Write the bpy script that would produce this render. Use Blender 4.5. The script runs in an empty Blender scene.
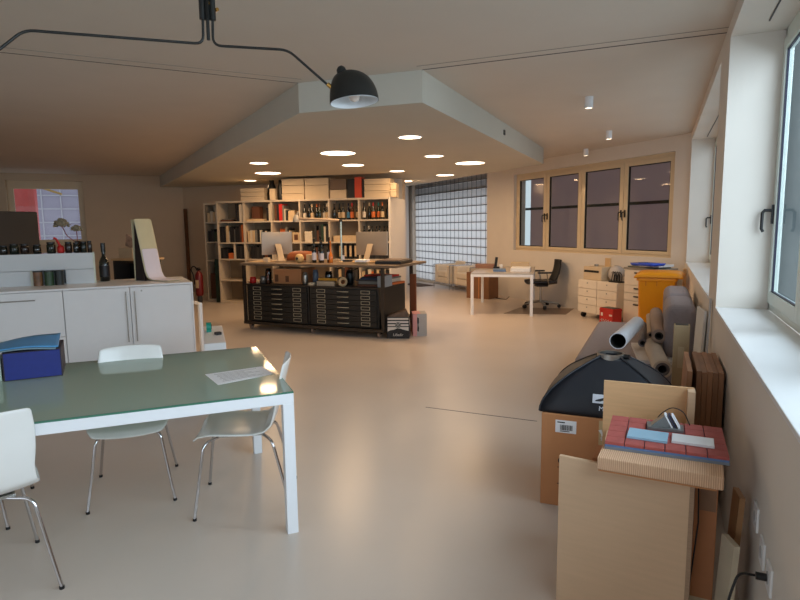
import bpy, math, random
from mathutils import Matrix, Vector, Euler
random.seed(7)
SC = bpy.context.scene
COL = SC.collection
PI = math.pi

# ---------------------------------------------------------------- camera
CAM_H = 1.55
F_PX = 580.1
M = Matrix(((0.9134632803822341, 0.03954368148098082, -0.4049952254635339),
            (0.40673012771318706, -0.11922023390925295, 0.905735689391247),
            (-0.012467501904649085, -0.992080053766607, -0.12498691257369239)))
cd = bpy.data.cameras.new('camera')
cam = bpy.data.objects.new('camera', cd)
COL.objects.link(cam)
cd.sensor_width = 36.0
cd.lens = F_PX / 800 * 36
cd.clip_start = 0.05
cd.clip_end = 300
R_, U_, B_ = M.col[0], -M.col[1], -M.col[2]
cam.matrix_world = Matrix(((R_[0], U_[0], B_[0], 0), (R_[1], U_[1], B_[1], 0), (R_[2], U_[2], B_[2], CAM_H), (0, 0, 0, 1)))
SC.camera = cam

# ---------------------------------------------------------------- exposure, world, daylight
SC.view_settings.view_transform = 'Standard'
SC.view_settings.look = 'None'
SC.view_settings.gamma = 1
SC.view_settings.use_curve_mapping = False
SC.view_settings.exposure = 0.05
W = bpy.data.worlds.new('overcast')
SC.world = W
W.use_nodes = True
bg = W.node_tree.nodes['Background']
bg.inputs[0].default_value = (0.80, 0.88, 0.96, 1)
bg.inputs[1].default_value = 0.88

def area(name, loc, target, sx, sy, power, col):
    l = bpy.data.lights.new(name, 'AREA')
    l.shape = 'RECTANGLE'; l.size = sx; l.size_y = sy
    l.energy = power; l.color = col
    o = bpy.data.objects.new(name, l); COL.objects.link(o)
    o.location = loc
    o.rotation_euler = (Vector(target) - Vector(loc)).to_track_quat('-Z', 'Y').to_euler()
    return o
DAY = (0.77, 0.86, 1.0)
area('daylight_near_window', (2.3, 0.7, 2.6), (-3, 0.7, 0.4), 7.2, 2.6, 430, DAY)
area('daylight_far_window', (1.9, 7.2, 2.3), (-3, 7.2, 0.6), 3.6, 2.0, 40, DAY)
area('daylight_rear_window', (-3.0, -3.9, 1.7), (-3.6, 3, 0.9), 5.5, 2.0, 42, DAY)

# ---------------------------------------------------------------- measuring helpers
def ray(px, py):
    return M @ Vector(((px - 400) / F_PX, (py - 300) / F_PX, 1))
def at_z(px, py, z):
    d = ray(px, py); t = (z - CAM_H) / d.z
    return Vector((d.x * t, d.y * t, z))
def on_plane(px, py, A, B):
    n = Vector((-(B[1] - A[1]), B[0] - A[0])); d = ray(px, py)
    t = (n.x * A[0] + n.y * A[1]) / (n.x * d.x + n.y * d.y)
    return Vector((d.x * t, d.y * t, d.z * t + CAM_H))

# ---------------------------------------------------------------- materials
def lin(c):
    c = c / 255
    return c / 12.92 if c <= 0.04045 else ((c + 0.055) / 1.055) ** 2.4
def rgb(r, g, b): return (lin(r), lin(g), lin(b), 1)
MATS = {}
def mat(name, col, rough=0.5, metal=0.0, noise=0.0, scale=8.0, bump=0.0, coat=0.0, trans=0.0, emit=None, spec=0.5, aniso=(1, 1, 1)):
    if name in MATS: return MATS[name]
    m = bpy.data.materials.new(name); m.use_nodes = True
    nt = m.node_tree; p = nt.nodes['Principled BSDF']
    c = rgb(*col)
    p.inputs['Base Color'].default_value = c
    p.inputs['Roughness'].default_value = rough
    p.inputs['Metallic'].default_value = metal
    p.inputs['Specular IOR Level'].default_value = spec
    p.inputs['Coat Weight'].default_value = coat
    p.inputs['Coat Roughness'].default_value = 0.15
    p.inputs['Transmission Weight'].default_value = trans
    if emit:
        p.inputs['Emission Color'].default_value = rgb(*emit[0]); p.inputs['Emission Strength'].default_value = emit[1]
    if noise or bump:
        tc = nt.nodes.new('ShaderNodeTexCoord'); mp = nt.nodes.new('ShaderNodeMapping')
        mp.inputs['Scale'].default_value = aniso
        n = nt.nodes.new('ShaderNodeTexNoise'); n.inputs['Scale'].default_value = scale; n.inputs['Detail'].default_value = 5
        nt.links.new(tc.outputs['Object'], mp.inputs[0]); nt.links.new(mp.outputs[0], n.inputs['Vector'])
        if noise:
            r = nt.nodes.new('ShaderNodeValToRGB')
            r.color_ramp.elements[0].position = 0.3; r.color_ramp.elements[1].position = 0.7
            r.color_ramp.elements[0].color = tuple(x * (1 - noise) for x in c[:3]) + (1,)
            r.color_ramp.elements[1].color = tuple(min(1, x * (1 + noise)) for x in c[:3]) + (1,)
            nt.links.new(n.outputs['Fac'], r.inputs[0]); nt.links.new(r.outputs[0], p.inputs['Base Color'])
        if bump:
            b = nt.nodes.new('ShaderNodeBump'); b.inputs['Strength'].default_value = bump; b.inputs['Distance'].default_value = 0.004
            nt.links.new(n.outputs['Fac'], b.inputs['Height']); nt.links.new(b.outputs[0], p.inputs['Normal'])
    MATS[name] = m
    return m
def thin(name, col, tr, gloss=0.1, rough=0.02, translucent=False, fog=0.0):
    """thin sheet: transparent or translucent, with a mirror coat"""
    if name in MATS: return MATS[name]
    m = bpy.data.materials.new(name); m.use_nodes = True
    nt = m.node_tree; nt.nodes.clear()
    out = nt.nodes.new('ShaderNodeOutputMaterial')
    t = nt.nodes.new('ShaderNodeBsdfTranslucent' if translucent else 'ShaderNodeBsdfTransparent'); t.inputs[0].default_value = rgb(*tr)
    d = nt.nodes.new('ShaderNodeBsdfDiffuse'); d.inputs[0].default_value = rgb(*col)
    mx = nt.nodes.new('ShaderNodeMixShader'); mx.inputs[0].default_value = fog
    nt.links.new(t.outputs[0], mx.inputs[1]); nt.links.new(d.outputs[0], mx.inputs[2])
    g = nt.nodes.new('ShaderNodeBsdfGlossy'); g.inputs['Roughness'].default_value = rough
    fr = nt.nodes.new('ShaderNodeFresnel'); fr.inputs[0].default_value = 1.45
    mu = nt.nodes.new('ShaderNodeMath'); mu.operation = 'MULTIPLY'; mu.inputs[1].default_value = gloss
    ge = nt.nodes.new('ShaderNodeNewGeometry'); fb = nt.nodes.new('ShaderNodeMath'); fb.operation = 'SUBTRACT'; fb.inputs[0].default_value = 1
    nt.links.new(ge.outputs['Backfacing'], fb.inputs[1]); m0 = nt.nodes.new('ShaderNodeMath'); m0.operation = 'MULTIPLY'
    nt.links.new(fr.outputs[0], m0.inputs[0]); nt.links.new(fb.outputs[0], m0.inputs[1]); nt.links.new(m0.outputs[0], mu.inputs[0])
    m2 = nt.nodes.new('ShaderNodeMixShader'); nt.links.new(mu.outputs[0], m2.inputs[0])
    nt.links.new(mx.outputs[0], m2.inputs[1]); nt.links.new(g.outputs[0], m2.inputs[2]); nt.links.new(m2.outputs[0], out.inputs[0])
    MATS[name] = m
    return m
def wave_mat(name, a, b, scale, rough=0.6, direction='X', dist=0.0, bump=0.0):
    if name in MATS: return MATS[name]
    m = bpy.data.materials.new(name); m.use_nodes = True
    nt = m.node_tree; p = nt.nodes['Principled BSDF']; p.inputs['Roughness'].default_value = rough
    tc = nt.nodes.new('ShaderNodeTexCoord'); w = nt.nodes.new('ShaderNodeTexWave')
    w.bands_direction = direction; w.inputs['Scale'].default_value = scale; w.inputs['Distortion'].default_value = dist
    w.inputs['Detail'].default_value = 2
    r = nt.nodes.new('ShaderNodeValToRGB'); r.color_ramp.elements[0].color = rgb(*a); r.color_ramp.elements[1].color = rgb(*b)
    nt.links.new(tc.outputs['Object'], w.inputs[0]); nt.links.new(w.outputs['Fac'], r.inputs[0]); nt.links.new(r.outputs[0], p.inputs['Base Color'])
    if bump:
        bp = nt.nodes.new('ShaderNodeBump'); bp.inputs['Strength'].default_value = bump; bp.inputs['Distance'].default_value = 0.003
        nt.links.new(w.outputs['Fac'], bp.inputs['Height']); nt.links.new(bp.outputs[0], p.inputs['Normal'])
    MATS[name] = m
    return m

wallm = mat('wall_paint', (222, 214, 204), 0.75, noise=0.02, scale=3)
dimwallm = mat('dimmed_wall_paint', (202, 180, 154), 0.75, noise=0.02, scale=3)  # wall paint darkened and browned; dimness of the far left put into colour
ceilm = mat('ceiling_paint', (212, 202, 190), 0.8, noise=0.02, scale=2)
bodym = mat('lowered_ceiling_paint', (198, 194, 182), 0.8, noise=0.02, scale=2)
white = mat('white_lacquer', (232, 232, 232), 0.35, noise=0.01)
whitem = mat('white_metal', (236, 237, 240), 0.3, noise=0.01)
shelfw = mat('shelf_white', (202, 186, 164), 0.5, noise=0.02)
framem = mat('window_frame_cream', (216, 196, 164), 0.45, noise=0.02)
black = mat('black_paint', (20, 21, 20), 0.4, noise=0.1)
blackp = mat('black_plastic', (18, 18, 20), 0.45, noise=0.1)
chrome = mat('chrome', (205, 205, 208), 0.12, 1.0)
steel = mat('brushed_steel', (170, 168, 162), 0.35, 1.0, noise=0.05)
brass = mat('brass', (205, 160, 90), 0.25, 1.0)
dgrey = mat('dark_grey', (48, 48, 48), 0.5, noise=0.08)
grey = mat('mid_grey', (128, 128, 128), 0.6, noise=0.04)
lgrey = mat('light_grey', (190, 190, 190), 0.5, noise=0.03)
cardb = mat('cardboard', (190, 130, 84), 0.8, noise=0.06, scale=6)
cardl = mat('cardboard_light', (206, 172, 128), 0.8, noise=0.05)
boxw = mat('cream_card', (208, 186, 154), 0.7, noise=0.03)
paper = mat('paper', (236, 236, 238), 0.8, noise=0.02)
glassd = mat('dark_bottle_glass', (14, 18, 14), 0.08, coat=0.5, noise=0.1)
red = mat('red', (196, 36, 30), 0.5, noise=0.05)
orange = mat('orange', (208, 104, 40), 0.5, noise=0.05)
blue = mat('blue_cloth', (28, 42, 120), 0.45, noise=0.06, scale=40)
teal = mat('teal', (24, 140, 120), 0.5, noise=0.05)
wood = mat('brown_wood', (120, 66, 34), 0.5, noise=0.15, scale=6, aniso=(1, 1, .2))
floorm = mat('resin_floor', (202, 188, 176), 0.30, noise=0.035, scale=1.2, bump=0.03, spec=0.4)
emit_warm = mat('lit_diffuser', (255, 240, 220), 0.5, emit=((255, 226, 190), 7.0))
winglass = thin('window_glass', (200, 210, 210), (238, 244, 244), gloss=.55)

# ---------------------------------------------------------------- mesh builder
class MB:
    def __init__(s): s.v = []; s.f = []; s.m = []; s.s = []
    def add(s, vs, fs, mi=0, smooth=False):
        o = len(s.v); s.v += [tuple(v) for v in vs]
        for f in fs: s.f.append([i + o for i in f]); s.m.append(mi); s.s.append(smooth)
        return s
    def box(s, a, b, mi=0, T=None):
        x0, y0, z0 = a; x1, y1, z1 = b
        if x0 > x1: x0, x1 = x1, x0
        if y0 > y1: y0, y1 = y1, y0
        if z0 > z1: z0, z1 = z1, z0
        vs = [Vector(p) for p in ((x0, y0, z0), (x1, y0, z0), (x1, y1, z0), (x0, y1, z0), (x0, y0, z1), (x1, y0, z1), (x1, y1, z1), (x0, y1, z1))]
        if T is not None: vs = [T @ v for v in vs]
        return s.add(vs, [(0, 3, 2, 1), (4, 5, 6, 7), (0, 1, 5, 4), (1, 2, 6, 5), (2, 3, 7, 6), (3, 0, 4, 7)], mi)
    def ob(s, c, size, rot=(0, 0, 0), mi=0):
        T = Matrix.Translation(c) @ Euler(rot).to_matrix().to_4x4()
        h = [x / 2 for x in size]
        return s.box((-h[0], -h[1], -h[2]), (h[0], h[1], h[2]), mi, T)
    def cyl(s, p0, p1, r0, r1=None, n=16, mi=0, caps=True):
        p0 = Vector(p0); p1 = Vector(p1); r1 = r0 if r1 is None else r1
        q = (p1 - p0).normalized().to_track_quat('Z', 'Y')
        ring = [q @ Vector((math.cos(2 * PI * i / n), math.sin(2 * PI * i / n), 0)) for i in range(n)]
        a = [p0 + d * r0 for d in ring]; b = [p1 + d * r1 for d in ring]
        s.add(a + b, [(i, (i + 1) % n, n + (i + 1) % n, n + i) for i in range(n)], mi, True)
        if caps:
            s.add(a, [tuple(reversed(range(n)))], mi); s.add(b, [tuple(range(n))], mi)
        return s
    def pipe(s, p0, p1, ro, ri, n=24, mi=0, mi2=0):
        p0 = Vector(p0); p1 = Vector(p1); q = (p1 - p0).normalized().to_track_quat('Z', 'Y')
        ring = [q @ Vector((math.cos(2 * PI * i / n), math.sin(2 * PI * i / n), 0)) for i in range(n)]
        for (ra, rb, pa, pb, sm, k) in ((ro, ro, p0, p1, True, mi), (ri, ri, p1, p0, True, mi2), (ri, ro, p0, p0, False, mi), (ro, ri, p1, p1, False, mi)):
            a = [pa + d * ra for d in ring]; b = [pb + d * rb for d in ring]
            s.add(a + b, [(i, (i + 1) % n, n + (i + 1) % n, n + i) for i in range(n)], k, sm)
        return s
    def lathe(s, prof, c=(0, 0, 0), n=20, mi=0, T=None, closed=True):
        vs = []; fs = []
        for (r, z) in prof:
            for i in range(n):
                a = 2 * PI * i / n; v = Vector((c[0] + r * math.cos(a), c[1] + r * math.sin(a), c[2] + z)); vs.append(T @ v if T is not None else v)
        for k in range(len(prof) - 1):
            for i in range(n): fs.append((k * n + i, k * n + (i + 1) % n, (k + 1) * n + (i + 1) % n, (k + 1) * n + i))
        if closed:
            if prof[0][0] > 1e-5: fs.append(tuple(reversed(range(n))))
            if prof[-1][0] > 1e-5: fs.append(tuple(range((len(prof) - 1) * n, len(prof) * n)))
        return s.add(vs, fs, mi, True)
    def tube(s, pts, r, n=8, mi=0, caps=True):
        pts = [Vector(p) for p in pts]; rings = []; up = None
        for i, p in enumerate(pts):
            d = (pts[min(i + 1, len(pts) - 1)] - pts[max(i - 1, 0)]).normalized()
            if up is None:
                up = Vector((0, 0, 1)) if abs(d.z) < 0.9 else Vector((1, 0, 0))
            x = d.cross(up).normalized(); up = x.cross(d).normalized()
            rr = r[i] if isinstance(r, (list, tuple)) else r
            rings.append([p + (x * math.cos(2 * PI * k / n) + up * math.sin(2 * PI * k / n)) * rr for k in range(n)])
        vs = [v for g in rings for v in g]
        fs = [(k * n + i, k * n + (i + 1) % n, (k + 1) * n + (i + 1) % n, (k + 1) * n + i) for k in range(len(pts) - 1) for i in range(n)]
        s.add(vs, fs, mi, True)
        if caps: s.add(rings[0], [tuple(range(n))], mi); s.add(rings[-1], [tuple(reversed(range(n)))], mi)
        return s
    def prism(s, poly, z0, z1, mi=0, T=None):
        n = len(poly); vs = [Vector((x, y, z0)) for x, y in poly] + [Vector((x, y, z1)) for x, y in poly]
        if T is not None: vs = [T @ v for v in vs]
        return s.add(vs, [tuple(reversed(range(n))), tuple(range(n, 2 * n))] + [(i, (i + 1) % n, n + (i + 1) % n, n + i) for i in range(n)], mi)
    def grid(s, fn, nu, nv, mi=0, close_u=False):
        vs = [fn(i / nu, j / nv) for j in range(nv + 1) for i in range(nu + 1)]
        fs = [(j * (nu + 1) + i, j * (nu + 1) + i + 1, (j + 1) * (nu + 1) + i + 1, (j + 1) * (nu + 1) + i) for j in range(nv) for i in range(nu)]
        return s.add(vs, fs, mi, True)
    def build(s, name, m, parent=None, loc=None, rz=0, bev=0, solid=0, sub=0, label=None, seg=2, off=0):
        me = bpy.data.meshes.new(name); me.from_pydata(s.v, [], s.f); me.validate()
        ms = m if isinstance(m, (list, tuple)) else [m]
        for x in ms: me.materials.append(x)
        if len(me.polygons) == len(s.f):
            me.polygons.foreach_set('material_index', s.m); me.polygons.foreach_set('use_smooth', s.s)
        me.update()
        o = bpy.data.objects.new(name, me); COL.objects.link(o)
        if parent: o.parent = parent
        if loc is not None: o.location = loc
        o.rotation_euler = (0, 0, rz)
        if solid:
            q = o.modifiers.new('solid', 'SOLIDIFY'); q.thickness = solid; q.offset = off
        if bev:
            q = o.modifiers.new('bevel', 'BEVEL'); q.width = bev; q.segments = seg; q.limit_method = 'ANGLE'; q.angle_limit = 0.6
        if sub:
            q = o.modifiers.new('subd', 'SUBSURF'); q.levels = sub; q.render_levels = sub
        if label: o['label'] = label
        return o
def thing(name, label, cat, loc=(0, 0, 0), rz=0, group=None):
    o = bpy.data.objects.new(name, None); COL.objects.link(o)
    o.location = loc; o.rotation_euler = (0, 0, rz); o.empty_display_size = 0.1
    return tag(o, label, cat, group)
def tag(o, label, cat, group=None):
    o['label'] = label; o['category'] = cat
    if group: o['group'] = group
    return o
def struct(o): o['kind'] = 'structure'; return o
def copy_tree(o, parent=None):
    c = o.copy(); COL.objects.link(c); c.parent = parent
    for ch in list(o.children): copy_tree(ch, c)
    return c
def clone(o, loc, rz, label, group=None):
    c = copy_tree(o); c.location = loc; c.rotation_euler = (0, 0, rz); c['label'] = label
    if group: c['group'] = group
    return c
def text_part(s, size, m, parent, loc, rot, name='lettering', extrude=0.0006):
    cu = bpy.data.curves.new(name, 'FONT'); cu.body = s; cu.size = size; cu.extrude = extrude; cu.align_x = 'CENTER'; cu.align_y = 'CENTER'
    t = bpy.data.objects.new(name, cu); COL.objects.link(t)
    bpy.context.view_layer.update()
    me = bpy.data.meshes.new_from_object(t.evaluated_get(bpy.context.evaluated_depsgraph_get()))
    bpy.data.objects.remove(t)
    me.materials.clear(); me.materials.append(m)
    o = bpy.data.objects.new(name, me); COL.objects.link(o); o.parent = parent; o.location = loc; o.rotation_euler = rot
    return o
ORD = ['first', 'second', 'third', 'fourth', 'fifth', 'sixth', 'seventh', 'eighth', 'ninth', 'tenth', 'eleventh', 'twelfth', 'thirteenth', 'fourteenth', 'fifteenth', 'sixteenth', 'seventeenth', 'eighteenth']

# ---------------------------------------------------------------- room shell
XR = 0.36            # face of the window wall beside the camera
HC = 2.83            # main ceiling
HB = 2.57            # lowered ceiling over the middle of the room
SILL = 0.99
def ab(x): return 9.794 - 0.902 * x          # the oblique far wall
UX, UY = 0.743, -0.669                       # along the far wall (towards the window wall)
VX, VY = 0.669, 0.743                        # out through the far wall
P1 = (XR, ab(XR)); GL0 = (-3.64, ab(-3.64)); GL1 = (-6.62, ab(-6.62)); P2 = (-6.8, ab(-6.8))
P3 = (-5.1, 11.6); P4 = (-10.7, 11.0)
P5 = (P4[0] - VX * 8, P4[1] - VY * 8); P6 = (-6.5, -3.5); P7 = (XR, -3.5)
poly = [P7, P1, P2, P3, P4, P5, P6]
struct(MB().prism([(XR + .41, -3.7), (XR + .41, 9.35), (-6.65, 16.05), (-6.95, 15.95), (-5.3, 11.8), (-10.8, 11.2), (-16.3, 5.1), (-6.6, -3.7)], -0.15, 0).build('floor', floorm))
struct(MB().prism([(XR + .41, -3.7), (XR + .41, 9.45), (-6.65, 16.15), (-7.05, 15.95), (-5.3, 11.8), (-10.8, 11.3), (-16.4, 5.1), (-6.6, -3.7)], HC, HC + 0.2).build('ceiling', ceilm))

def wall_seg(mb, A, B, z0, z1, th=0.25, mi=0):
    """vertical slab from A to B, thickness away from the room (left-hand side of A->B)"""
    A = Vector(A); B = Vector(B); d = (B - A).normalized(); n = Vector((-d.y, d.x))
    mb.prism([tuple(A), tuple(A + n * th), tuple(B + n * th), tuple(B)], z0, z1, mi)
    return mb
def lerp(A, B, t): return (A[0] + (B[0] - A[0]) * t, A[1] + (B[1] - A[1]) * t)

# window wall beside the camera: two deep niches up to z 2.72
N1 = (-3.0, 4.38); N2 = (5.0, 9.36)
mb = MB()
ND = 0.40
for (y0, y1, z0, z1) in ((-3.5, 9.47, 0, SILL - .02), (-3.5, N1[0], SILL - .02, HC), (N1[1], N2[0], SILL - .02, HC), (N2[1], 9.47, SILL - .02, HC), (N1[0], N1[1], 2.72, HC), (N2[0], N2[1], 2.72, HC)):
    mb.box((XR, y0, z0), (XR + ND - .065, y1, z1))
struct(mb.build('wall_right', wallm))
for i, (a, b) in enumerate((N1, N2)):
    struct(MB().box((XR - .004, a + .001, SILL - .02), (XR + ND - .1, b - .001, SILL)).build('trim_%d' % (i + 1), white, bev=.003))
    struct(MB().box((XR + .17, a + .25, 2.712), (XR + .177, b - .25, 2.7195)).build('trim_%d' % (i + 3), dgrey))
# right windows
frw = mat('frame_white', (214, 222, 214), 0.4, noise=0.01)
gask = mat('gasket_blue_black', (24, 26, 52), 0.5, noise=0.05)
def handle(parent, p, d, rz=0):
    """black lever handle on a sash; d = into the room"""
    T = Matrix.Translation(p) @ Matrix.Rotation(rz, 4, 'Z')
    m = MB()
    m.box((-.014, -.012, -.06), (.014, 0, .06), 0, T)
    m.cyl(T @ Vector((0, 0, .025)), T @ Vector((0, -.05, .025)), .009)
    m.tube([T @ Vector(q) for q in ((0, -.045, .03), (0, -.062, .01), (0, -.062, -.09), (0, -.052, -.11))], .009)
    return m.build('handle', blackp, parent)
def right_window(idx, y0, y1, n):
    xf = XR + ND - .1
    w = struct(MB().box((xf, y0, SILL), (xf + .02, y0 + .03, 2.72)).box((xf, y1 - .03, SILL), (xf + .02, y1, 2.72)).box((xf, y0, SILL), (xf + .02, y1, SILL + .05)).box((xf, y0, 2.66), (xf + .02, y1, 2.72)).build('window_%d' % idx, frw))
    L = (y1 - y0) / n
    for k in range(n):
        a, b = y0 + L * k + .002, y0 + L * (k + 1) - .002
        m = MB(); t = .075
        z0, z1 = SILL + .045, 2.665
        for (q0, q1) in (((xf - .01, a, z0), (xf + .035, a + t, z1)), ((xf - .01, b - t, z0), (xf + .035, b, z1)), ((xf - .01, a + t, z0), (xf + .035, b - t, z0 + t)), ((xf - .01, a + t, z1 - t), (xf + .035, b - t, z1))):
            m.box(q0, q1)
        sash = m.build('sash', frw, w, bev=.004)
        g = .009; m = MB()
        a2, b2, c2, d2 = a + t, b - t, z0 + t, z1 - t
        for (q0, q1) in (((xf + .0, a2 , c2), (xf + .012, a2 + g, d2)), ((xf, b2 - g, c2), (xf + .012, b2, d2)), ((xf, a2, c2), (xf + .012, b2, c2 + g)), ((xf, a2, d2 - g), (xf + .012, b2, d2))):
            m.box(q0, q1)
        m.build('gasket', gask, sash)
        MB().box((xf + .015, a2, c2), (xf + .019, b2, d2)).build('pane', winglass, sash)
        handle(sash, (xf - .01, (b - t / 2) if k % 2 == 1 else (a + t / 2), 1.60), 0, -PI / 2)
    return w
right_window(1, N1[0], N1[1], 8)
right_window(2, N2[0], N2[1], 4)

# oblique far wall with the four-sash window and the glass-block wall
WB, WT = 1.03, 2.61
wl, wr = (-2.86, ab(-2.86)), (0.16, ab(0.16))
mb = MB()
wall_seg(mb, GL0, P1, 0, WB, .3); wall_seg(mb, GL0, wl, WB, HC, .3); wall_seg(mb, wr, P1, WB, HC, .3); wall_seg(mb, wl, wr, WT, HC, .3)
wall_seg(mb, P2, GL1, 0, HC, .3)
wall_seg(mb, GL1, GL0, 0, .06, .3)
struct(mb.build('wall_back', wallm))
ANG = math.atan2(-0.902, 1) 
def far(px_x, z=0, off=0):  # point on far wall by world x
    return Vector((px_x + VX * off, ab(px_x) + VY * off, z))
W3 = (Vector((wr[0], wr[1], 0)) - Vector((wl[0], wl[1], 0))).length
back = struct(MB().box((0, .07, WB), (.045, .13, WT)).box((W3 - .03, .07, WB), (W3, .13, WT)).box((0, .07, WB), (W3, .13, WB + .04)).box((0, .07, WT - .06), (W3, .13, WT)).build('window_3', framem, None, (wl[0], wl[1], 0), ANG))
screen = thin('grey_screen_cloth', (190, 166, 162), (196, 174, 172), gloss=0.0, translucent=True, fog=0.3)
edges = [.045, 1.02, 2.02, 3.03, W3 - .03]
for k in range(4):
    a, b = edges[k] + .004, edges[k + 1] - .004; t = .085
    z0, z1 = WB + .042, WT - .062
    m = MB()
    m.box((a, .05, z0), (a + t, .11, z1)).box((b - t, .05, z0), (b, .11, z1)).box((a + t, .05, z0), (b - t, .11, z0 + t * .6)).box((a + t, .05, z1 - t * .8), (b - t, .11, z1))
    s_ = m.build('sash', framem, back, bev=.004)
    m = MB(); g = .014; a2, b2, c2, d2 = a + t, b - t, z0 + t * .6, z1 - t * .8
    m.box((a2, .06, c2), (a2 + g, .09, d2)).box((b2 - g, .06, c2), (b2, .09, d2)).box((a2, .06, c2), (b2, .09, c2 + g)).box((a2, .06, d2 - g), (b2, .09, d2))
    m.build('gasket', blackp, s_)
    MB().box((a2, .078, c2), (b2, .082, d2)).build('pane', winglass, s_)
    hx = b - t * .45 if k % 2 == 0 else a + t * .45
    handle(s_, (hx, .05, 1.72), 0)
# outside the far window: drop screens on a steel rail
so = tag(MB().box((.05, .40, WB - .3), (W3 + .2, .403, WT + .3)).build('outdoor_screen', screen, None, (wl[0], wl[1], 0), ANG), 'dark grey cloth sun screen hanging outside the four pane window', 'sun screen')
tag(MB().box((-.1, .35, 1.87), (W3 + .1, .39, 1.92)).build('outdoor_rail', black, None, (wl[0], wl[1], 0), ANG), 'dark horizontal rail running outside the four pane window', 'rail')

# glass blocks
GLn = Vector((GL1[0] - GL0[0], GL1[1] - GL0[1], 0)); GW = GLn.length
blockm = thin('glass_block', (196, 200, 210), (253, 248, 246), gloss=0.4, rough=0.15, translucent=True, fog=0.03)
mort = mat('block_mortar', (92, 92, 96), 0.8, noise=0.05)
g0 = struct(MB().box((0, .1, .055), (.02, .18, HC)).build('window_5', framem, None, (GL1[0], GL1[1], 0), math.atan2(GL0[1] - GL1[1], GL0[0] - GL1[0])))
nc, nr = 19, 14; bw = GW / nc; bh = (HC - .06) / nr
m = MB(); mo = MB()
for r in range(nr):
    for c in range(nc):
        x0, x1 = c * bw + .009, (c + 1) * bw - .009; z0, z1 = .06 + r * bh + .009, .06 + (r + 1) * bh - .009
        fr_ = [(x0, .105, z0), (x1, .105, z0), (x1, .105, z1), (x0, .105, z1)]
        q = .022
        inn = [(x0 + q, .09, z0 + q), (x1 - q, .09, z0 + q), (x1 - q, .09, z1 - q), (x0 + q, .09, z1 - q)]
        xm = (x0 + x1) / 2
        m.add(fr_ + inn, [(0, 1, 5, 4), (1, 2, 6, 5), (2, 3, 7, 6), (3, 0, 4, 7), (4, 5, 6, 7)])
for r in range(nr + 1): mo.box((0, .1, .06 + r * bh - .009), (GW, .118, .06 + r * bh + .009))
for c in range(nc + 1): mo.box((c * bw - .007, .101, .06), (c * bw + .007, .117, HC))
m.build('glass_blocks', blockm, g0); mo.build('mortar_grid', mort, g0)
tag(MB().box((-.05, .32, 2.28), (GW + .05, .36, 3.0)).build('outdoor_lintel', dgrey, None, (GL1[0], GL1[1], 0), math.atan2(GL0[1] - GL1[1], GL0[0] - GL1[0])), 'dark horizontal canopy showing through the top glass blocks', 'canopy')

# return wall, shelf wall, left wall with window, rear walls
struct(wall_seg(MB(), P3, P2, 0, HC, .2).build('wall_return', wallm))
struct(wall_seg(MB(), P4, P3, 0, HC, .2).build('wall_shelf', dimwallm))
lw0, lw1 = 2.20, 3.60     # distances from P4 of the left window
def onl(t): return (P4[0] - VX * t, P4[1] - VY * t)
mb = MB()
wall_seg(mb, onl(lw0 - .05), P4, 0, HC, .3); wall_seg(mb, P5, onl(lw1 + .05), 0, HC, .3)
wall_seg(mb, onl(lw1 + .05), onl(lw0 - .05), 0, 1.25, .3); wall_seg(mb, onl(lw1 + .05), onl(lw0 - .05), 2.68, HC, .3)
struct(mb.build('wall_left', dimwallm))
mb = MB()
LA = math.atan2(VY, VX)
w4 = struct(MB().box((0, .14, 1.25), (.12, .2, 2.68)).box((1.38, .14, 1.25), (1.5, .2, 2.68)).box((.12, .14, 1.25), (1.38, .2, 1.36)).box((.12, .14, 2.5), (1.38, .2, 2.68)).build('window_4', framem, None, (onl(lw1 + .05)[0], onl(lw1 + .05)[1], 0), LA))
MB().box((.12, .168, 1.36), (1.38, .172, 2.5)).build('pane', winglass, w4)
mb = MB(); wall_seg(mb, P6, P5, 0, HC, .2)
struct(mb.build('wall_rear_left', wallm))
# rear wall with a wide window band behind the camera
mb = MB(); wall_seg(mb, P7, P6, 0, .7, .2); wall_seg(mb, P7, P6, 2.7, HC, .2)
wall_seg(mb, (-6.1, -3.5), P6, .7, 2.7, .2); wall_seg(mb, P7, (-.1, -3.5), .7, 2.7, .2)
struct(mb.build('wall_rear', wallm))

# lowered ceiling body
BA = (-2.99, 4.53); BBp = (-1.84, 4.62); BC = (-1.84, 10.1)
BD = (BC[0] - UX * 5.6, BC[1] - UY * 5.6)
BE = (-5.1, 11.6)
BF = (BA[0] - .77 * 12, BA[1] + .64 * 12)
struct(MB().prism([BA, BBp, BC, BD, (-6.25, 14.2), (-5.25, 11.75), (-10.75, 11.15), (-11.2, 10.75)], HB, HC + .05).build('ceiling_lowered', bodym))
# ceiling joints
jm = mat('joint_shadow_gap', (96, 90, 82), 0.8, noise=0.03)
ceil_line = mat('joint_faint', (150, 140, 130), .8, noise=.02)
jd = mat('joint_dark', (70, 66, 66), 0.7, noise=0.03)
def strip(A, B, w, m_, nm):
    A = Vector(A); B = Vector(B); d = (B - A).normalized(); n = Vector((-d.y, d.x)) * w / 2
    struct(MB().prism([tuple(A + n), tuple(A - n), tuple(B - n), tuple(B + n)], HC - .003, HC + .01).build(nm, m_))
strip(BBp, (XR, 4.68), .009, jd, 'trim_5'); strip((BBp[0], BBp[1] - .12), (XR, 4.56), .004, ceil_line, 'trim_6')
strip(BA, (BA[0] - VX * 7, BA[1] - VY * 7.8), .008, jm, 'trim_7'); strip((BA[0] + .1, BA[1] - .1), (BA[0] + .1 - VX * 7, BA[1] - .1 - VY * 7.8), .004, ceil_line, 'trim_8')
# floor joint
fj0, fj1 = at_z(426, 407, 0), at_z(537, 421, 0)
struct(MB().prism([(fj0.x, fj0.y), (fj0.x, fj0.y - .012), (fj1.x, fj1.y - .012), (fj1.x, fj1.y)], 0, .0008).build('trim_9', dgrey))

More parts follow.
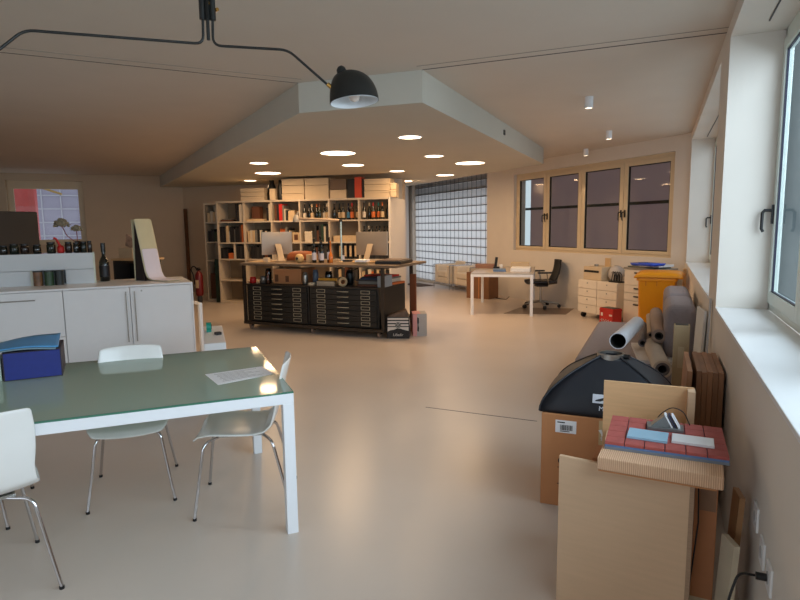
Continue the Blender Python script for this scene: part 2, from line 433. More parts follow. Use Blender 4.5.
# neighbouring house seen through the panes beside the camera
nb = thing('neighbour_house', 'grey plastered house outside the near window', 'building', (1.2, 22, 0), 0)
MB().box((0, 0, -1), (8, 6, 12)).build('wall', mat('neighbour_plaster', (128, 138, 142), .8, noise=.05, scale=.6), nb)
for k in range(3):
    for z in (.2, 3.2, 6.2): MB().box((1.2 + 2.4 * k, -.02, z + .6), (2.2 + 2.4 * k, 0, z + 2.0)).build('window', mat('neighbour_window', (120, 128, 140), .3, noise=.04), nb)

# ================================================================ LIGHT FITTINGS
def ceiling_light(x, y, r, label):
    t = thing('ceiling_light', label, 'ceiling light', (x, y, HB), 0, 'round lights in the lowered ceiling')
    MB().pipe((0, 0, -.006), (0, 0, .004), r + .012, r - .004, 32).build('trim_ring', whitem, t)
    MB().cyl((0, 0, -.002), (0, 0, .003), r - .003, n=32).build('diffuser', emit_warm, t)
    l = bpy.data.lights.new('lamp', 'AREA'); l.shape = 'DISK'; l.size = r * 1.8; l.energy = 10.5 * (r / .17) ** 2; l.color = (1, .64, .34)
    o = bpy.data.objects.new('lamp', l); COL.objects.link(o); o.location = (0, 0, -.02); o.parent = t
    return t
LIGHTS = [(338, 153, 35, 'biggest round ceiling light, above the desk lamp of the long plan chest'), (410, 137, 23, 'round ceiling light closest to the front edge of the lowered ceiling'),
          (434, 156, 19, 'small round ceiling light between the front one and the wide one by the glass blocks'), (470, 163, 29, 'wide round ceiling light nearest the side face towards the windows'),
          (353, 165, 22, 'small round ceiling light just behind the biggest one'), (397, 171, 15, 'smallest round ceiling light above the end of the bookshelf'),
          (404, 181, 17, 'round ceiling light over the right end boxes of the bookshelf'), (445, 175, 18, 'round ceiling light close in front of the glass block wall'),
          (268, 173, 25, 'round ceiling light above the black vases on the bookshelf, wider one'), (259, 163, 18, 'round ceiling light farthest forward on the bookshelf side'),
          (250, 180.5, 12, 'small round ceiling light right over the white boxes by the black vases')]
for px, py, w, lab in LIGHTS:
    p = at_z(px, py, HB); D = (p - Vector((0, 0, CAM_H))).length
    ceiling_light(p.x, p.y, w / 2 * D / F_PX * .97, lab)
def spot(x, y, label):
    t = thing('ceiling_spotlight', label, 'spotlight', (x, y, HC), 0, 'white cylinder spotlights on the ceiling')
    MB().pipe((0, 0, -.11), (0, 0, 0), .042, .036, 24, 0, 0).build('body', whitem, t)
    MB().cyl((0, 0, -.085), (0, 0, -.08), .034).build('bulb', emit_warm, t)
    l = bpy.data.lights.new('lamp', 'SPOT'); l.energy = 12; l.color = (1, .72, .45); l.spot_size = 1.5; l.shadow_soft_size = .03
    o = bpy.data.objects.new('lamp', l); COL.objects.link(o); o.location = (0, 0, -.12); o.parent = t
a = at_z(589, 97, HC); spot(a.x, a.y, 'white cylinder spotlight hanging on the ceiling, nearer one')
a = at_z(609, 131, HC); spot(a.x, a.y, 'white cylinder spotlight on the ceiling, middle one of three')
a = at_z(586, 149, HC); spot(a.x, a.y, 'white cylinder spotlight closest to the four pane window')
# small sensors on the faces of the lowered ceiling
p = on_plane(504, 132.5, BBp, BC)
tag(MB().box((0, -.03, -.03), (.012, .03, .03)).build('wall_sensor', dgrey, None, (-1.84, p.y, p.z)), 'tiny dark square sensor on the greenish side face of the lowered ceiling', 'sensor')
p = on_plane(237, 145, BA, BF)
tag(MB().box((-.02, -.02, -.03), (.02, .012, .03)).build('wall_sensor', dgrey, None, (p.x - .014, p.y - .018, p.z), 2.45), 'tiny dark sensor on the shaded slanting face of the lowered ceiling', 'sensor')

# black three-arm lamp
def lp(px, py, D=2.62):
    d = ray(px, py); return d * (D / math.hypot(d.x, d.y)) + Vector((0, 0, CAM_H))
c = lp(208, 30)
base = Vector((c.x, c.y, HC))
lamp = thing('arm_lamp', 'black ceiling lamp with long bent arms and a shell shade above the glass table', 'ceiling lamp', base)
rel = lambda q: q - base
MB().cyl((0, 0, -.012), (0, 0, 0), .06).cyl((0, 0, -.03), (0, 0, -.012), .03).build('ceiling_plate', black, lamp)
sx = (lp(213, 30) - lp(203, 30)).normalized()
zt = lp(208, 20).z - HC
m = MB().box((-.012, -.01, zt), (.012, .01, -.02)); m.cyl((0, 0, lp(208, 40).z - HC), (0, 0, zt), .007)
m.build('stem', black, lamp)
for k, (px, tag_) in enumerate(((202.5, 'a'), (213, 'b'))):
    q = rel(lp(px, 20)); MB().cyl((q.x, q.y, zt), (q.x, q.y, -.04), .012).build('pivot_tube', black, lamp)
for px, py in ((216.5, 10), (207, 3.5)):
    q = rel(lp(px, py)); MB().cyl((q.x - .008, q.y, q.z), (q.x + .01, q.y - .005, q.z), .007).build('pivot_screw', brass, lamp)
def bend(pts, rad=.03, n=5):
    out = [pts[0]]
    for i in range(1, len(pts) - 1):
        a, b, c_ = pts[i - 1], pts[i], pts[i + 1]
        u = (a - b).normalized(); w = (c_ - b).normalized(); r = min(rad, (a - b).length * .45, (c_ - b).length * .45)
        p, q = b + u * r, b + w * r
        for k in range(n + 1):
            t = k / n; out.append(p * (1 - t) ** 2 + b * 2 * t * (1 - t) + q * t * t)
    return out + [pts[-1]]
MB().tube(bend([rel(lp(*q)) for q in ((212.5, 12), (213, 45.5), (288, 50), (329, 86))], .035), .0055, 10).build('arm', black, lamp)
MB().tube(bend([rel(lp(*q)) for q in ((202.5, 12), (203.5, 44), (24, 30), (-60, 96), (-75, 108))], .035), .0055, 10).build('arm', black, lamp)
q0, q1 = rel(lp(327.5, 84)), rel(lp(333.5, 89.5))
MB().cyl(q0, q1, .009).cyl(q1 - Vector((0, .0, .01)), q1 + Vector((0, 0, .008)), .006).build('shade_joint', brass, lamp)
ctr = rel(lp(354.5, 102)); xx = sx; look = Vector((c.x, c.y, 0)).normalized()
hw = (lp(379.3, 102) - lp(329.8, 102)).length / 2
shade_in = mat('shade_inner_white', (238, 240, 242), .5, noise=.01)
def shade_pt(u, v, s=1.0, dz=0.0):
    """u around, v from rim (0) to crown (1)"""
    a = 2 * PI * u
    rr = (math.cos(v * PI / 2) ** .62)
    top = -.30 * v * v
    X = (math.cos(a) * rr + top) * hw * s; Y = math.sin(a) * rr * hw * .86 * s
    Z = .135 * math.sin(v * PI / 2) ** 1.0 * s + dz
    if v < 1e-6 or True: Z += (1 - v) ** 2 * (.018 * math.sin(a) - .012 * math.cos(a) * 0)
    tilt = .30
    Y2 = Y * math.cos(tilt) + Z * math.sin(tilt); Z2 = -Y * math.sin(tilt) + Z * math.cos(tilt)
    return ctr + xx * X + look * Y2 + Vector((0, 0, Z2))
MB().grid(lambda u, v: shade_pt(u, v), 40, 14).build('shade', black, lamp)
MB().grid(lambda u, v: shade_pt(u, v, .975, -.0008), 40, 14).build('shade_lining', shade_in, lamp)
tp = rel(lp(342.5, 78)); t2 = rel(lp(341.3, 70))
MB().tube([tp - Vector((0, 0, .03)), tp, (tp + t2) / 2, t2, t2 + Vector((0, 0, .012)), t2 + Vector((0, 0, .018))], [.034, .024, .020, .021, .015, .004], 16).build('shade_nipple', black, lamp)
bc = ctr + Vector((0, 0, .035))
MB().lathe([(.001, -.035), (.018, -.028), (.026, -.008), (.022, .012), (.012, .03), (.012, .05)], bc).build('bulb', mat('bulb_glass', (232, 216, 204), .15, noise=.01), lamp)

# ================================================================ GLASS TABLE AND CHAIRS
TA = math.radians(46.3)                  # the table's long axis
TL = Vector((-math.cos(TA), -math.sin(TA), 0)); TW = Vector((-math.sin(TA), math.cos(TA), 0))
C0 = Vector((-1.635, 2.345, 0)); LT, WT_ = 2.3, 1.21
tbl = thing('glass_table', 'long white metal table with a greenish glass top', 'table', C0 + TL * LT / 2 + TW * WT_ / 2, TA)
glass_top = bpy.data.materials.new('table_glass'); glass_top.use_nodes = True
nt = glass_top.node_tree; nt.nodes.clear(); out = nt.nodes.new('ShaderNodeOutputMaterial')
tr = nt.nodes.new('ShaderNodeBsdfTransparent'); tr.inputs[0].default_value = rgb(226, 240, 230)
df = nt.nodes.new('ShaderNodeBsdfDiffuse'); df.inputs[0].default_value = rgb(190, 206, 192)
m1 = nt.nodes.new('ShaderNodeMixShader'); m1.inputs[0].default_value = .57
nt.links.new(tr.outputs[0], m1.inputs[1]); nt.links.new(df.outputs[0], m1.inputs[2])
gl = nt.nodes.new('ShaderNodeBsdfGlossy'); gl.inputs['Roughness'].default_value = .06
fr = nt.nodes.new('ShaderNodeFresnel'); fr.inputs[0].default_value = 1.45; m2 = nt.nodes.new('ShaderNodeMixShader')
ge = nt.nodes.new('ShaderNodeNewGeometry'); fb = nt.nodes.new('ShaderNodeMath'); fb.operation = 'SUBTRACT'; fb.inputs[0].default_value = 1
nt.links.new(ge.outputs['Backfacing'], fb.inputs[1]); m0 = nt.nodes.new('ShaderNodeMath'); m0.operation = 'MULTIPLY'
nt.links.new(fr.outputs[0], m0.inputs[0]); nt.links.new(fb.outputs[0], m0.inputs[1])
nt.links.new(m0.outputs[0], m2.inputs[0]); nt.links.new(m1.outputs[0], m2.inputs[1]); nt.links.new(gl.outputs[0], m2.inputs[2]); nt.links.new(m2.outputs[0], out.inputs[0])
hl, hw2 = LT / 2, WT_ / 2
edge_g = mat('glass_edge_green', (70, 120, 100), .2, noise=.03)
MB().box((-hl + .004, -hw2 + .004, .736), (hl - .004, hw2 - .004, .745)).build('tabletop', glass_top, tbl)
m = MB()
for a, b in (((-hl, -hw2, .736), (hl, -hw2 + .004, .745)), ((-hl, hw2 - .004, .736), (hl, hw2, .745)), ((-hl, -hw2 + .004, .736), (-hl + .004, hw2 - .004, .745)), ((hl - .004, -hw2 + .004, .736), (hl, hw2 - .004, .745))): m.box(a, b)
m.build('tabletop_edge', edge_g, tbl)
m = MB(); f = .05
for a, b in (((-hl, -hw2, .683), (hl, -hw2 + f, .736)), ((-hl, hw2 - f, .683), (hl, hw2, .736)), ((-hl, -hw2 + f, .683), (-hl + f, hw2 - f, .736)), ((hl - f, -hw2 + f, .683), (hl, hw2 - f, .736))): m.box(a, b)
m.build('frame', whitem, tbl, bev=.002)
for sx_ in (-1, 1):
    for sy in (-1, 1):
        MB().box((sx_ * hl, sy * hw2, 0), (sx_ * (hl - .055), sy * (hw2 - .055), .683)).build('leg', whitem, tbl, bev=.002)

shellm = mat('white_shell', (236, 234, 230), .25, noise=.01, coat=.3)
def make_chair(label):
    t = thing('shell_chair', label, 'chair', (0, 0, 0), 0, 'white shell chairs round the glass table')
    # local: +x is the way the chair faces
    prof = [(.245, .405), (.215, .432), (.15, .446), (.05, .44), (-.06, .432), (-.13, .44), (-.175, .475), (-.20, .54), (-.225, .63), (-.25, .73), (-.28, .835)]
    wid = [.18, .205, .22, .223, .215, .205, .19, .182, .19, .19, .178]
    def P(u, v):
        k = v * (len(prof) - 1); i = min(int(k), len(prof) - 2); f_ = k - i
        x = prof[i][0] * (1 - f_) + prof[i + 1][0] * f_; z = prof[i][1] * (1 - f_) + prof[i + 1][1] * f_; w = wid[i] * (1 - f_) + wid[i + 1] * f_
        s_ = 2 * u - 1; ss = s_
        back = max(0, (v - .5) * 2)
        curl = abs(s_) ** 2.2
        ex = 0
        if v > .9: ex = -(curl) * .10 * (v - .9)
        return (x + curl * .035 * back, ss * w, z + curl * .018 * (1 - back) + ex)
    MB().grid(P, 12, 30).build('shell', shellm, t, solid=.011, sub=1)
    MB().box((-.12, -.11, .412), (.12, .11, .424)).build('seat_bracket', steel, t)
    for sx_, sy in ((1, 1), (1, -1), (-1, 1), (-1, -1)):
        top = Vector((sx_ * .10, sy * .06, .412)); kn = Vector((sx_ * (.19 if sx_ > 0 else .17), sy * .165, .40)); ft = Vector((sx_ * (.245 if sx_ > 0 else .27), sy * .225, .012))
        lg = MB().tube(bend([top, kn, ft], .04), .0085, 10).build('leg', chrome, t)
        MB().cyl(ft - Vector((0, 0, .012)), ft + Vector((0, 0, .002)), .0105).build('foot', blackp, lg)
    return t
ch = make_chair('white shell chair at the end of the table, drawn up beside the printed sheet')
ch.location = (-2.13, 2.55, 0); ch.rotation_euler = (0, 0, math.atan2(-.53, -.845))
clone(ch, (-2.83, 2.39, 0), math.radians(-46), 'white shell chair tucked in between the table and the cabinet doors')
clone(ch, (-3.40, 1.80, 0), math.radians(-46), 'white shell chair tucked under the table behind the blue fabric box')
clone(ch, (-2.665, 1.45, 0), math.radians(156), 'white shell chair cut off by the photo edge, facing the table')

# things on the table
pz = .7455
c4 = [at_z(*q, pz) for q in ((205, 374.5), (262, 366.5), (274, 374), (218, 385))]
o = Vector(((c4[0].x + c4[2].x) / 2, (c4[0].y + c4[2].y) / 2, pz))
sh = MB().add([v - o for v in c4] + [v - o + Vector((0, 0, .0012)) for v in c4], [(0, 3, 2, 1), (4, 5, 6, 7), (0, 1, 5, 4), (1, 2, 6, 5), (2, 3, 7, 6), (3, 0, 4, 7)]).build('printed_sheet', paper, None, o)
tag(sh, 'printed white sheet lying on the glass near the table end', 'paper')
m = MB(); cc = [v - o + Vector((0, 0, .0014)) for v in c4]
def bil(u, v): return (cc[0] * (1 - u) + cc[1] * u) * (1 - v) + (cc[3] * (1 - u) + cc[2] * u) * v
for k in range(7):
    v0 = .14 + k * .11; u0 = .12 + .03 * (k % 2); u1 = .86 - .12 * ((k * 5) % 3)
    m.add([bil(u0, v0), bil(u1, v0), bil(u1, v0 + .025), bil(u0, v0 + .025)], [(0, 3, 2, 1)])
m.build('print_lines', grey, sh)
# blue fabric box with a folder on top
b0, b1, b2 = at_z(4, 382, pz), at_z(63, 375.5, pz), at_z(69, 362, pz)
ax = (b1 - b0).normalized(); ang = math.atan2(ax.y, ax.x); L = (b1 - b0).length
bb = thing('fabric_box', 'dark blue box file standing on the glass table', 'box', b0, ang)
h = .155; dd = .30
MB().box((.006, 0, .004), (L - .006, .008, h - .004)).build('front_panel', blue, bb, bev=.002)
MB().box((0, .002, 0), (.006, dd, h)).box((L - .006, .002, 0), (L, dd, h)).box((.006, .008, 0), (L - .006, dd, .006)).box((.006, dd - .006, .006), (L - .006, dd, h)).box((.006, .008, h - .006), (L - .006, dd - .006, h)).build('casing', mat('black_purple', (40, 30, 46), .5, noise=.05), bb)
fo = thing('document_folder', 'light blue plastic folder slumped on top of the blue box', 'folder', b0 + Vector((0, 0, h + .001)), ang)
bl = mat('folder_blue', (84, 150, 200), .3, noise=.08)
def fol(dz, s):
    def P(u, v):
        return (-.06 + u * (L + .05) * s, -.012 + v * .27, dz + .012 * math.sin(PI * min(1, u * 1.05)) + .035 * v * u * (1 if s == 1 else .8))
    return P
MB().grid(fol(.012, 1), 14, 8).build('cover', bl, fo, solid=.003)
MB().grid(fol(.003, .96), 14, 8).build('papers', mat('folder_grey', (120, 140, 150), .5, noise=.05), fo, solid=.006)
tag(MB().box((-.16, .03, 0), (-.012, .19, .12)).build('white_tub', mat('pale_green', (190, 205, 190), .4, noise=.03), None, b0, ang), 'pale greenish carton at the photo edge, beside the blue box', 'box')

# ================================================================ SIDEBOARD AND WHAT STANDS ON IT
SD = Vector((-.622, -.782, 0)); SN = Vector((-.782, .622, 0)); S0 = Vector((-5.0, 5.21, 0)); SA = math.atan2(.782, .622)
# local frame: x = -SD (towards the far end), y = SN (away from the table)
SL = 3.33; SDp = .95; SH = .938
sb = thing('sideboard', 'long white sideboard with tall doors and bar handles', 'sideboard', S0, SA)
m = MB()
m.box((-SL, 0.02, SH - .022), (0, SDp, SH)).box((-.02, .02, .06), (0, SDp, SH - .022)).box((-SL, .02, .06), (-SL + .02, SDp, SH - .022)).box((-SL + .02, .02, .06), (-.02, SDp, .08)).box((-SL + .02, SDp - .02, .08), (-.02, SDp, SH - .022))
m.box((-SL, 0, SH - .022), (0, .02, SH)).box((-.018, 0, .06), (0, .02, SH - .022))
m.build('carcass', white, sb, bev=.0015)
MB().box((-SL + .02, .05, 0), (-.02, SDp - .05, .06)).build('plinth', lgrey, sb)
for k in range(3):
    a, b = -.0185 - .655 * (k) - .655, -.0185 - .655 * k
    if k < 2:
        d = MB().box((a + .003, 0, .065), (b - .003, .018, SH - .026)).build('door', white, sb, bev=.0015)
        hx = b - .045 if k == 1 else a + .045
        m = MB().cyl((hx, -.028, .30), (hx, -.028, .87), .006); m.cyl((hx, 0, .33), (hx, -.028, .33), .004); m.cyl((hx, 0, .84), (hx, -.028, .84), .004); m.build('handle', steel, d)
        if k == 0: MB().cyl((a + .12, 0, .87), (a + .12, -.004, .87), .009).build('lock', steel, d)
for k in range(3):
    a, b = -SL + .022 , -.0185 - 1.31; mid = (a + b) / 2
    for (x0, x1) in ((mid + .002, b - .003),) + (((a, mid - .002),) if 1 else ()):
        z0, z1 = (.065, .355) if k == 0 else ((.36, .63) if k == 1 else (.635, SH - .026))
        if k == 2: z0, z1 = .42, SH - .026
        elif k == 1: continue
        else: z0, z1 = .065, .415
        d = MB().box((x0, 0, z0), (x1, .018, z1)).build('drawer', white, sb, bev=.0015)
        m = MB().cyl((x0 + .25, -.028, z1 - .08), (x1 - .25, -.028, z1 - .08), .006); m.cyl((x0 + .28, 0, z1 - .08), (x0 + .28, -.028, z1 - .08), .004); m.cyl((x1 - .28, 0, z1 - .08), (x1 - .28, -.028, z1 - .08), .004); m.build('handle', steel, d)
def sbp(x, y, z=SH): return S0 - SD * x + SN * y + Vector((0, 0, z))

# low two-tier display unit
yf = .60
endm = mat('cream_edge', (214, 216, 196), .5, noise=.02)
du = thing('display_riser', 'glossy white two-tier riser standing on the sideboard', 'shelf unit', sbp(0, 0), SA)
m = MB(); x1 = -1.0; zt = 1.295 - SH; zm = .165
m.box((-2.6, yf, zm + .005), (x1 - .02, yf + .015, zt)).box((-2.6, yf + .015, zt - .015), (x1 - .02, yf + .33, zt))
m.box((-1.31, yf, 0), (x1 - .02, yf + .015, zm)).box((-2.6, yf, 0), (-1.66, yf + .015, zm))
m.box((-2.6, yf + .015, 0), (x1 - .02, yf + .32, .012)).box((-2.6, yf + .315, .012), (x1 - .02, yf + .33, zt - .015))
m.build('panels', mat('gloss_white', (214, 218, 220), .12, noise=.01, coat=.4), du)
MB().box((x1 - .02, yf - .004, 0), (x1, yf + .334, zt + .003)).build('end_panel', endm, du); MB().box((-1.66, yf - .002, 0), (-1.635, yf + .31, zm)).build('bay_panel', endm, du)
tin = [mat('tin_black_gold', (120, 84, 54), .35, noise=.35, scale=14), mat('tin_green', (52, 78, 52), .35, noise=.25, scale=12), mat('tin_dark', (30, 36, 34), .35, noise=.2, scale=12)]
for k, (x, n_) in enumerate(((-1.585, 'black and gold patterned tin in the gap of the white riser'), (-1.475, 'dark green tin in the gap of the white riser, middle one'), (-1.375, 'dark tin in the gap of the white riser, next to its right panel'))):
    c_ = sbp(x, yf - .075, SH + .0005)
    t = thing('tin', n_, 'tin', c_, SA, 'tins in the riser gap')
    MB().cyl((0, 0.02, 0), (0, .02, .155), .047, n=20).build('body', tin[k], t)
    MB().cyl((0, .02, .155), (0, .02, .165), .048, n=20).build('lid', dgrey, t)
# bottles and jars standing on the riser
def bottle_profile(r, h, neck=.35, nr=.013):
    zn = h * (1 - neck)
    return [(r * .9, 0), (r, .008), (r, zn * .86), (r * .85, zn * .95), (nr * 1.5, zn + .02), (nr, zn + .04), (nr, h - .012), (nr * 1.15, h - .01), (nr * 1.15, h)]
def bottle(name, label, cat, loc, r, h, gm, group=None, lab=None, cap=None, neck=.35, nr=.013, rz=0):
    t = thing(name, label, cat, loc, rz, group)
    MB().lathe(bottle_profile(r, h, neck, nr), n=14).build('glass_body', gm, t)
    if lab:
        z0, z1 = h * .12, h * (1 - neck) * .72
        MB().cyl((0, 0, z0), (0, 0, z1), r * 1.015, n=14, caps=False).build('paper_label', lab, t)
    if cap: MB().cyl((0, 0, h * (1 - neck * .55)), (0, 0, h + .002), nr * 1.25, n=10).build('capsule', cap, t)
    return t
jar_g = [glassd, mat('jar_dark_green', (26, 34, 26), .2, noise=.1), mat('jar_brown', (40, 26, 20), .2, noise=.1)]
jars = [(-1.90, .10, 4), (-1.80, .12, 5), (-1.70, .115, 4.5), (-1.58, .105, 4.5), (-1.44, .13, 5), (-1.265, .13, 4), (-1.185, .12, 3.5), (-1.11, .13, 3.5), (-1.045, .135, 2.5)]
names = ['under the grey panel corner', 'beside the grey panel, stout one', 'beside the stout jar', 'alone in front of the grey panel', 'just left of the red watering spout', 'just right of the red spout', 'in front of the flower vase', 'right of the flower vase', 'at the very end of the riser']
for k, (x, h, w) in enumerate(jars):
    t = thing('jar', 'small dark jar on the white riser, ' + names[k], 'jar', sbp(x, yf + .10, 1.2965), SA, 'dark jars along the riser')
    r = w * .0085 + .004
    MB().lathe([(r * .9, 0), (r, .006), (r, h * .7), (r * .85, h * .8), (r * .85, h * .84)], n=14).build('glass_body', jar_g[k % 3], t)
    MB().cyl((0, 0, h * .84), (0, 0, h), r * .92, n=14).build('lid', black, t)
t = thing('watering_spout', 'small red plastic jug with a bent spout among the dark jars', 'jug', sbp(-1.345, yf + .10, 1.2965), SA)
MB().lathe([(.03, 0), (.038, .01), (.036, .07), (.02, .09)], n=16).build('body', red, t); MB().tube([(0, 0, .07), (-.02, 0, .12), (-.04, 0, .165), (-.065, 0, .175)], [.016, .014, .012, .015]).build('spout', red, t)
# vase with two dried flower heads
vs_ = thing('flower_vase', 'glass vase with two pale dried flower heads on the riser', 'vase', sbp(-1.17, yf + .2, 1.2965), SA)
MB().lathe([(.03, 0), (.045, .01), (.05, .08), (.03, .12), (.035, .135)], n=16).build('vase_body', mat('smoky_vase', (54, 40, 34), .15, noise=.1), vs_)
pink = mat('pink_stem', (150, 84, 84), .6, noise=.05); petal = mat('dried_petal', (150, 140, 118), .8, noise=.25, scale=30)
for (hx, hz, r) in ((-.15, .335, .084), (.0, .275, .058)):
    MB().tube([(0, 0, .1), (hx * .7, 0, hz * .6), (hx, 0, hz - .02)], .005).build('stem', pink, vs_)
    m = MB()
    for k in range(70):
        a = random.uniform(0, 2 * PI); e = random.uniform(-.35, 1.0); rr = r * random.uniform(.75, 1)
        p = Vector((math.cos(a) * math.cos(e * 1.5) * rr, math.sin(a) * math.cos(e * 1.5) * rr, math.sin(e * 1.5) * rr * .75)) + Vector((hx, 0, hz))
        m.ob(p, (.022, .022, .006), (random.uniform(-1, 1), random.uniform(-1, 1), a))
    m.lathe([(.001, -r * .35), (r * .7, -r * .1), (r * .75, r * .2), (r * .4, r * .6), (.001, r * .7)], (hx, 0, hz), 14)
    m.build('flower_head', petal, vs_)
# champagne bottle beside the riser
bottle('champagne_bottle', 'tall black champagne bottle standing on the sideboard beside the riser', 'bottle', sbp(-.905, .77, SH + .001), .058, .46, glassd, None, mat('dark_label', (28, 28, 34), .4, noise=.1), mat('foil_black', (22, 26, 24), .25, noise=.1), .42, .021)
# draped sample stand
st = thing('sample_stand', 'tall curved sample board draped over an easel on the sideboard', 'display stand', sbp(-.40, .62, SH + .001), SA - .95)
yel = mat('khaki_sheet', (206, 200, 166), .7, noise=.03); lil = mat('lilac_white', (222, 218, 232), .6, noise=.02)
curve = [(-.09, .755), (-.05, .60), (-.012, .42), (.022, .24), (.052, .10), (.09, .035), (.15, .012), (.26, .006), (.42, .006)]
def strip_surf(i0, i1, y0, y1, dz=0):
    n_ = 24
    def P(u, v):
        k = i0 + (i1 - i0) * u; i = min(int(k), len(curve) - 2); f_ = k - i
        # smooth interpolation
        p0, p1 = curve[i], curve[i + 1]; return (p0[0] * (1 - f_) + p1[0] * f_ + dz, y0 + (y1 - y0) * v, p0[1] * (1 - f_) + p1[1] * f_ + dz * .6)
    return P
bd = MB().grid(strip_surf(0, 8, -.13, .13), 24, 4).build('curved_board', yel, st, solid=.008, sub=1)
MB().grid(strip_surf(2.2, 7.9, -.115, .12, .006), 24, 4).build('mounted_sheet', lil, bd, solid=.002, sub=1)
MB().add([(-.13, -.115, .0), (.04, -.115, 0), (-.02, -.115, .35), (-.095, -.115, .72), (-.13, -.10, .0), (.04, -.10, 0), (-.02, -.10, .35), (-.095, -.10, .72)], [(0, 1, 2, 3), (7, 6, 5, 4), (0, 4, 5, 1), (1, 5, 6, 2), (2, 6, 7, 3), (3, 7, 4, 0)]).build('side_cheek', mat('dark_side', (36, 26, 26), .6, noise=.2), st)
MB().add([(-.13, .115, .0), (.04, .115, 0), (-.02, .115, .35), (-.095, .115, .72), (-.13, .10, .0), (.04, .10, 0), (-.02, .10, .35), (-.095, .10, .72)], [(0, 1, 2, 3), (7, 6, 5, 4), (0, 4, 5, 1), (1, 5, 6, 2), (2, 6, 7, 3), (3, 7, 4, 0)]).build('side_cheek', mat('dark_side', (36, 26, 26), .6, noise=.2), st)
MB().box((-.145, -.118, 0), (-.13, .118, .74)).build('easel_back', yel, st)

# tall grey panel behind the sideboard
g_a = lp(38, 240, 9.2); g_b = lp(-60, 240, 8.7)
d_ = Vector((g_b.x - g_a.x, g_b.y - g_a.y, 0)); Lg = d_.length
gs = thing('room_divider', 'dark grey padded divider panel behind the sideboard', 'divider', (g_a.x, g_a.y, 0), math.atan2(d_.y, d_.x))
MB().box((0, -.05, .12), (Lg, .05, 1.81)).build('panel', mat('divider_cloth', (74, 66, 58), .9, noise=.05, scale=60), gs, bev=.02)
for x in (.15, Lg - .15): MB().box((x - .03, -.22, 0), (x + .03, .22, .03)).box((x - .02, -.02, .03), (x + .02, .02, .12)).build('foot', dgrey, gs)
# far desk behind the sample stand
fd0 = lp(112, 262, 10.6); fd1 = lp(138, 262, 10.2)
zt_ = CAM_H - .42
fdk = thing('side_desk', 'small wooden desk against the shaded far wall', 'desk', (fd0.x, fd0.y, 0), math.atan2(fd1.y - fd0.y, fd1.x - fd0.x))
zf = lp(120, 259, 10.4).z; Lf = .62
MB().box((0, -.02, zf - .03), (Lf, .5, zf)).build('desktop', cardl, fdk)
for x in (.02, Lf - .06): MB().box((x, 0, 0), (x + .04, .45, zf - .03)).build('side_panel', dgrey, fdk)
MB().box((.06, .3, .3), (Lf - .06, .32, zf - .09)).build('back_panel', black, fdk)
a_ = fdk.rotation_euler.z
def fl(x, y, z): return Vector((fd0.x, fd0.y, 0)) + Matrix.Rotation(a_, 3, 'Z') @ Vector((x, y, z))
tag(MB().box((0, 0, 0), (.3, .26, .17)).build('storage_box', boxw, None, fl(.05, .1, zf + .001), a_), 'cream storage box on the small desk by the shaded wall', 'box')
tag(MB().ob((0, 0, .10), (.16, .02, .22), (.25, .45, 0)).build('brochure', mat('brochure', (190, 160, 140), .5, noise=.3, scale=12), None, fl(.2, .2, zf + .171), a_), 'tilted brochure leaning on top of the cream box', 'brochure')

# white drawer pedestal with a teal tape dispenser
pd = at_z(202, 412, 0)
ped = thing('white_pedestal', 'low white pedestal standing past the end of the sideboard', 'pedestal', (-3.52, 3.69, 0), math.radians(-47+0))
pa = math.radians(42)
q0, q1 = at_z(204, 344, .58), at_z(222, 339, .58); qa = math.radians(43); ql = .18
ped.location = (q0.x, q0.y, 0); ped.rotation_euler = (0, 0, qa + 0)
MB().box((0, 0, .02), (ql, .95, .58)).build('body', white, ped, bev=.006)
MB().box((.015, .02, 0), (ql - .015, .93, .02)).build('plinth', lgrey, ped)
def pl(x, y, z): return Vector((q0.x, q0.y, 0)) + Matrix.Rotation(qa, 3, 'Z') @ Vector((x, y, z))
td = thing('tape_dispenser', 'teal tape dispenser on the white pedestal', 'tape dispenser', pl(.05, .62, .5805), qa)
MB().cyl((-.022, 0, .045), (.022, 0, .045), .043, n=24).box((-.022, -.045, 0), (.022, .045, .022)).build('body', teal, td, bev=.003)
MB().cyl((.022, 0, .045), (.027, 0, .045), .024, n=20).build('hub', black, td)
tag(MB().box((-.02, -.03, 0), (.03, .02, .025)).build('stapler', blackp, None, pl(.12, .42, .5805), qa + .4), 'small black stapler beside the teal tape dispenser', 'stapler')
sx0 = lp(200.5, 330, 7.7); sx1 = lp(190, 330, 8.1); sa_ = math.atan2(sx0.y - sx1.y, sx0.x - sx1.x)
wt = thing('white_side_table', 'white slab sided table peeking out behind the sideboard end', 'side table', (sx0.x, sx0.y, 0), sa_)
zz = lp(200, 302, 7.8).z
MB().box((-.4, 0, zz - .03), (0, .04, zz)).box((-.06, 0, 0), (0, .04, zz - .03)).box((-.4, 0, 0), (-.34, .04, zz - .03)).build('body', white, wt, bev=.003)

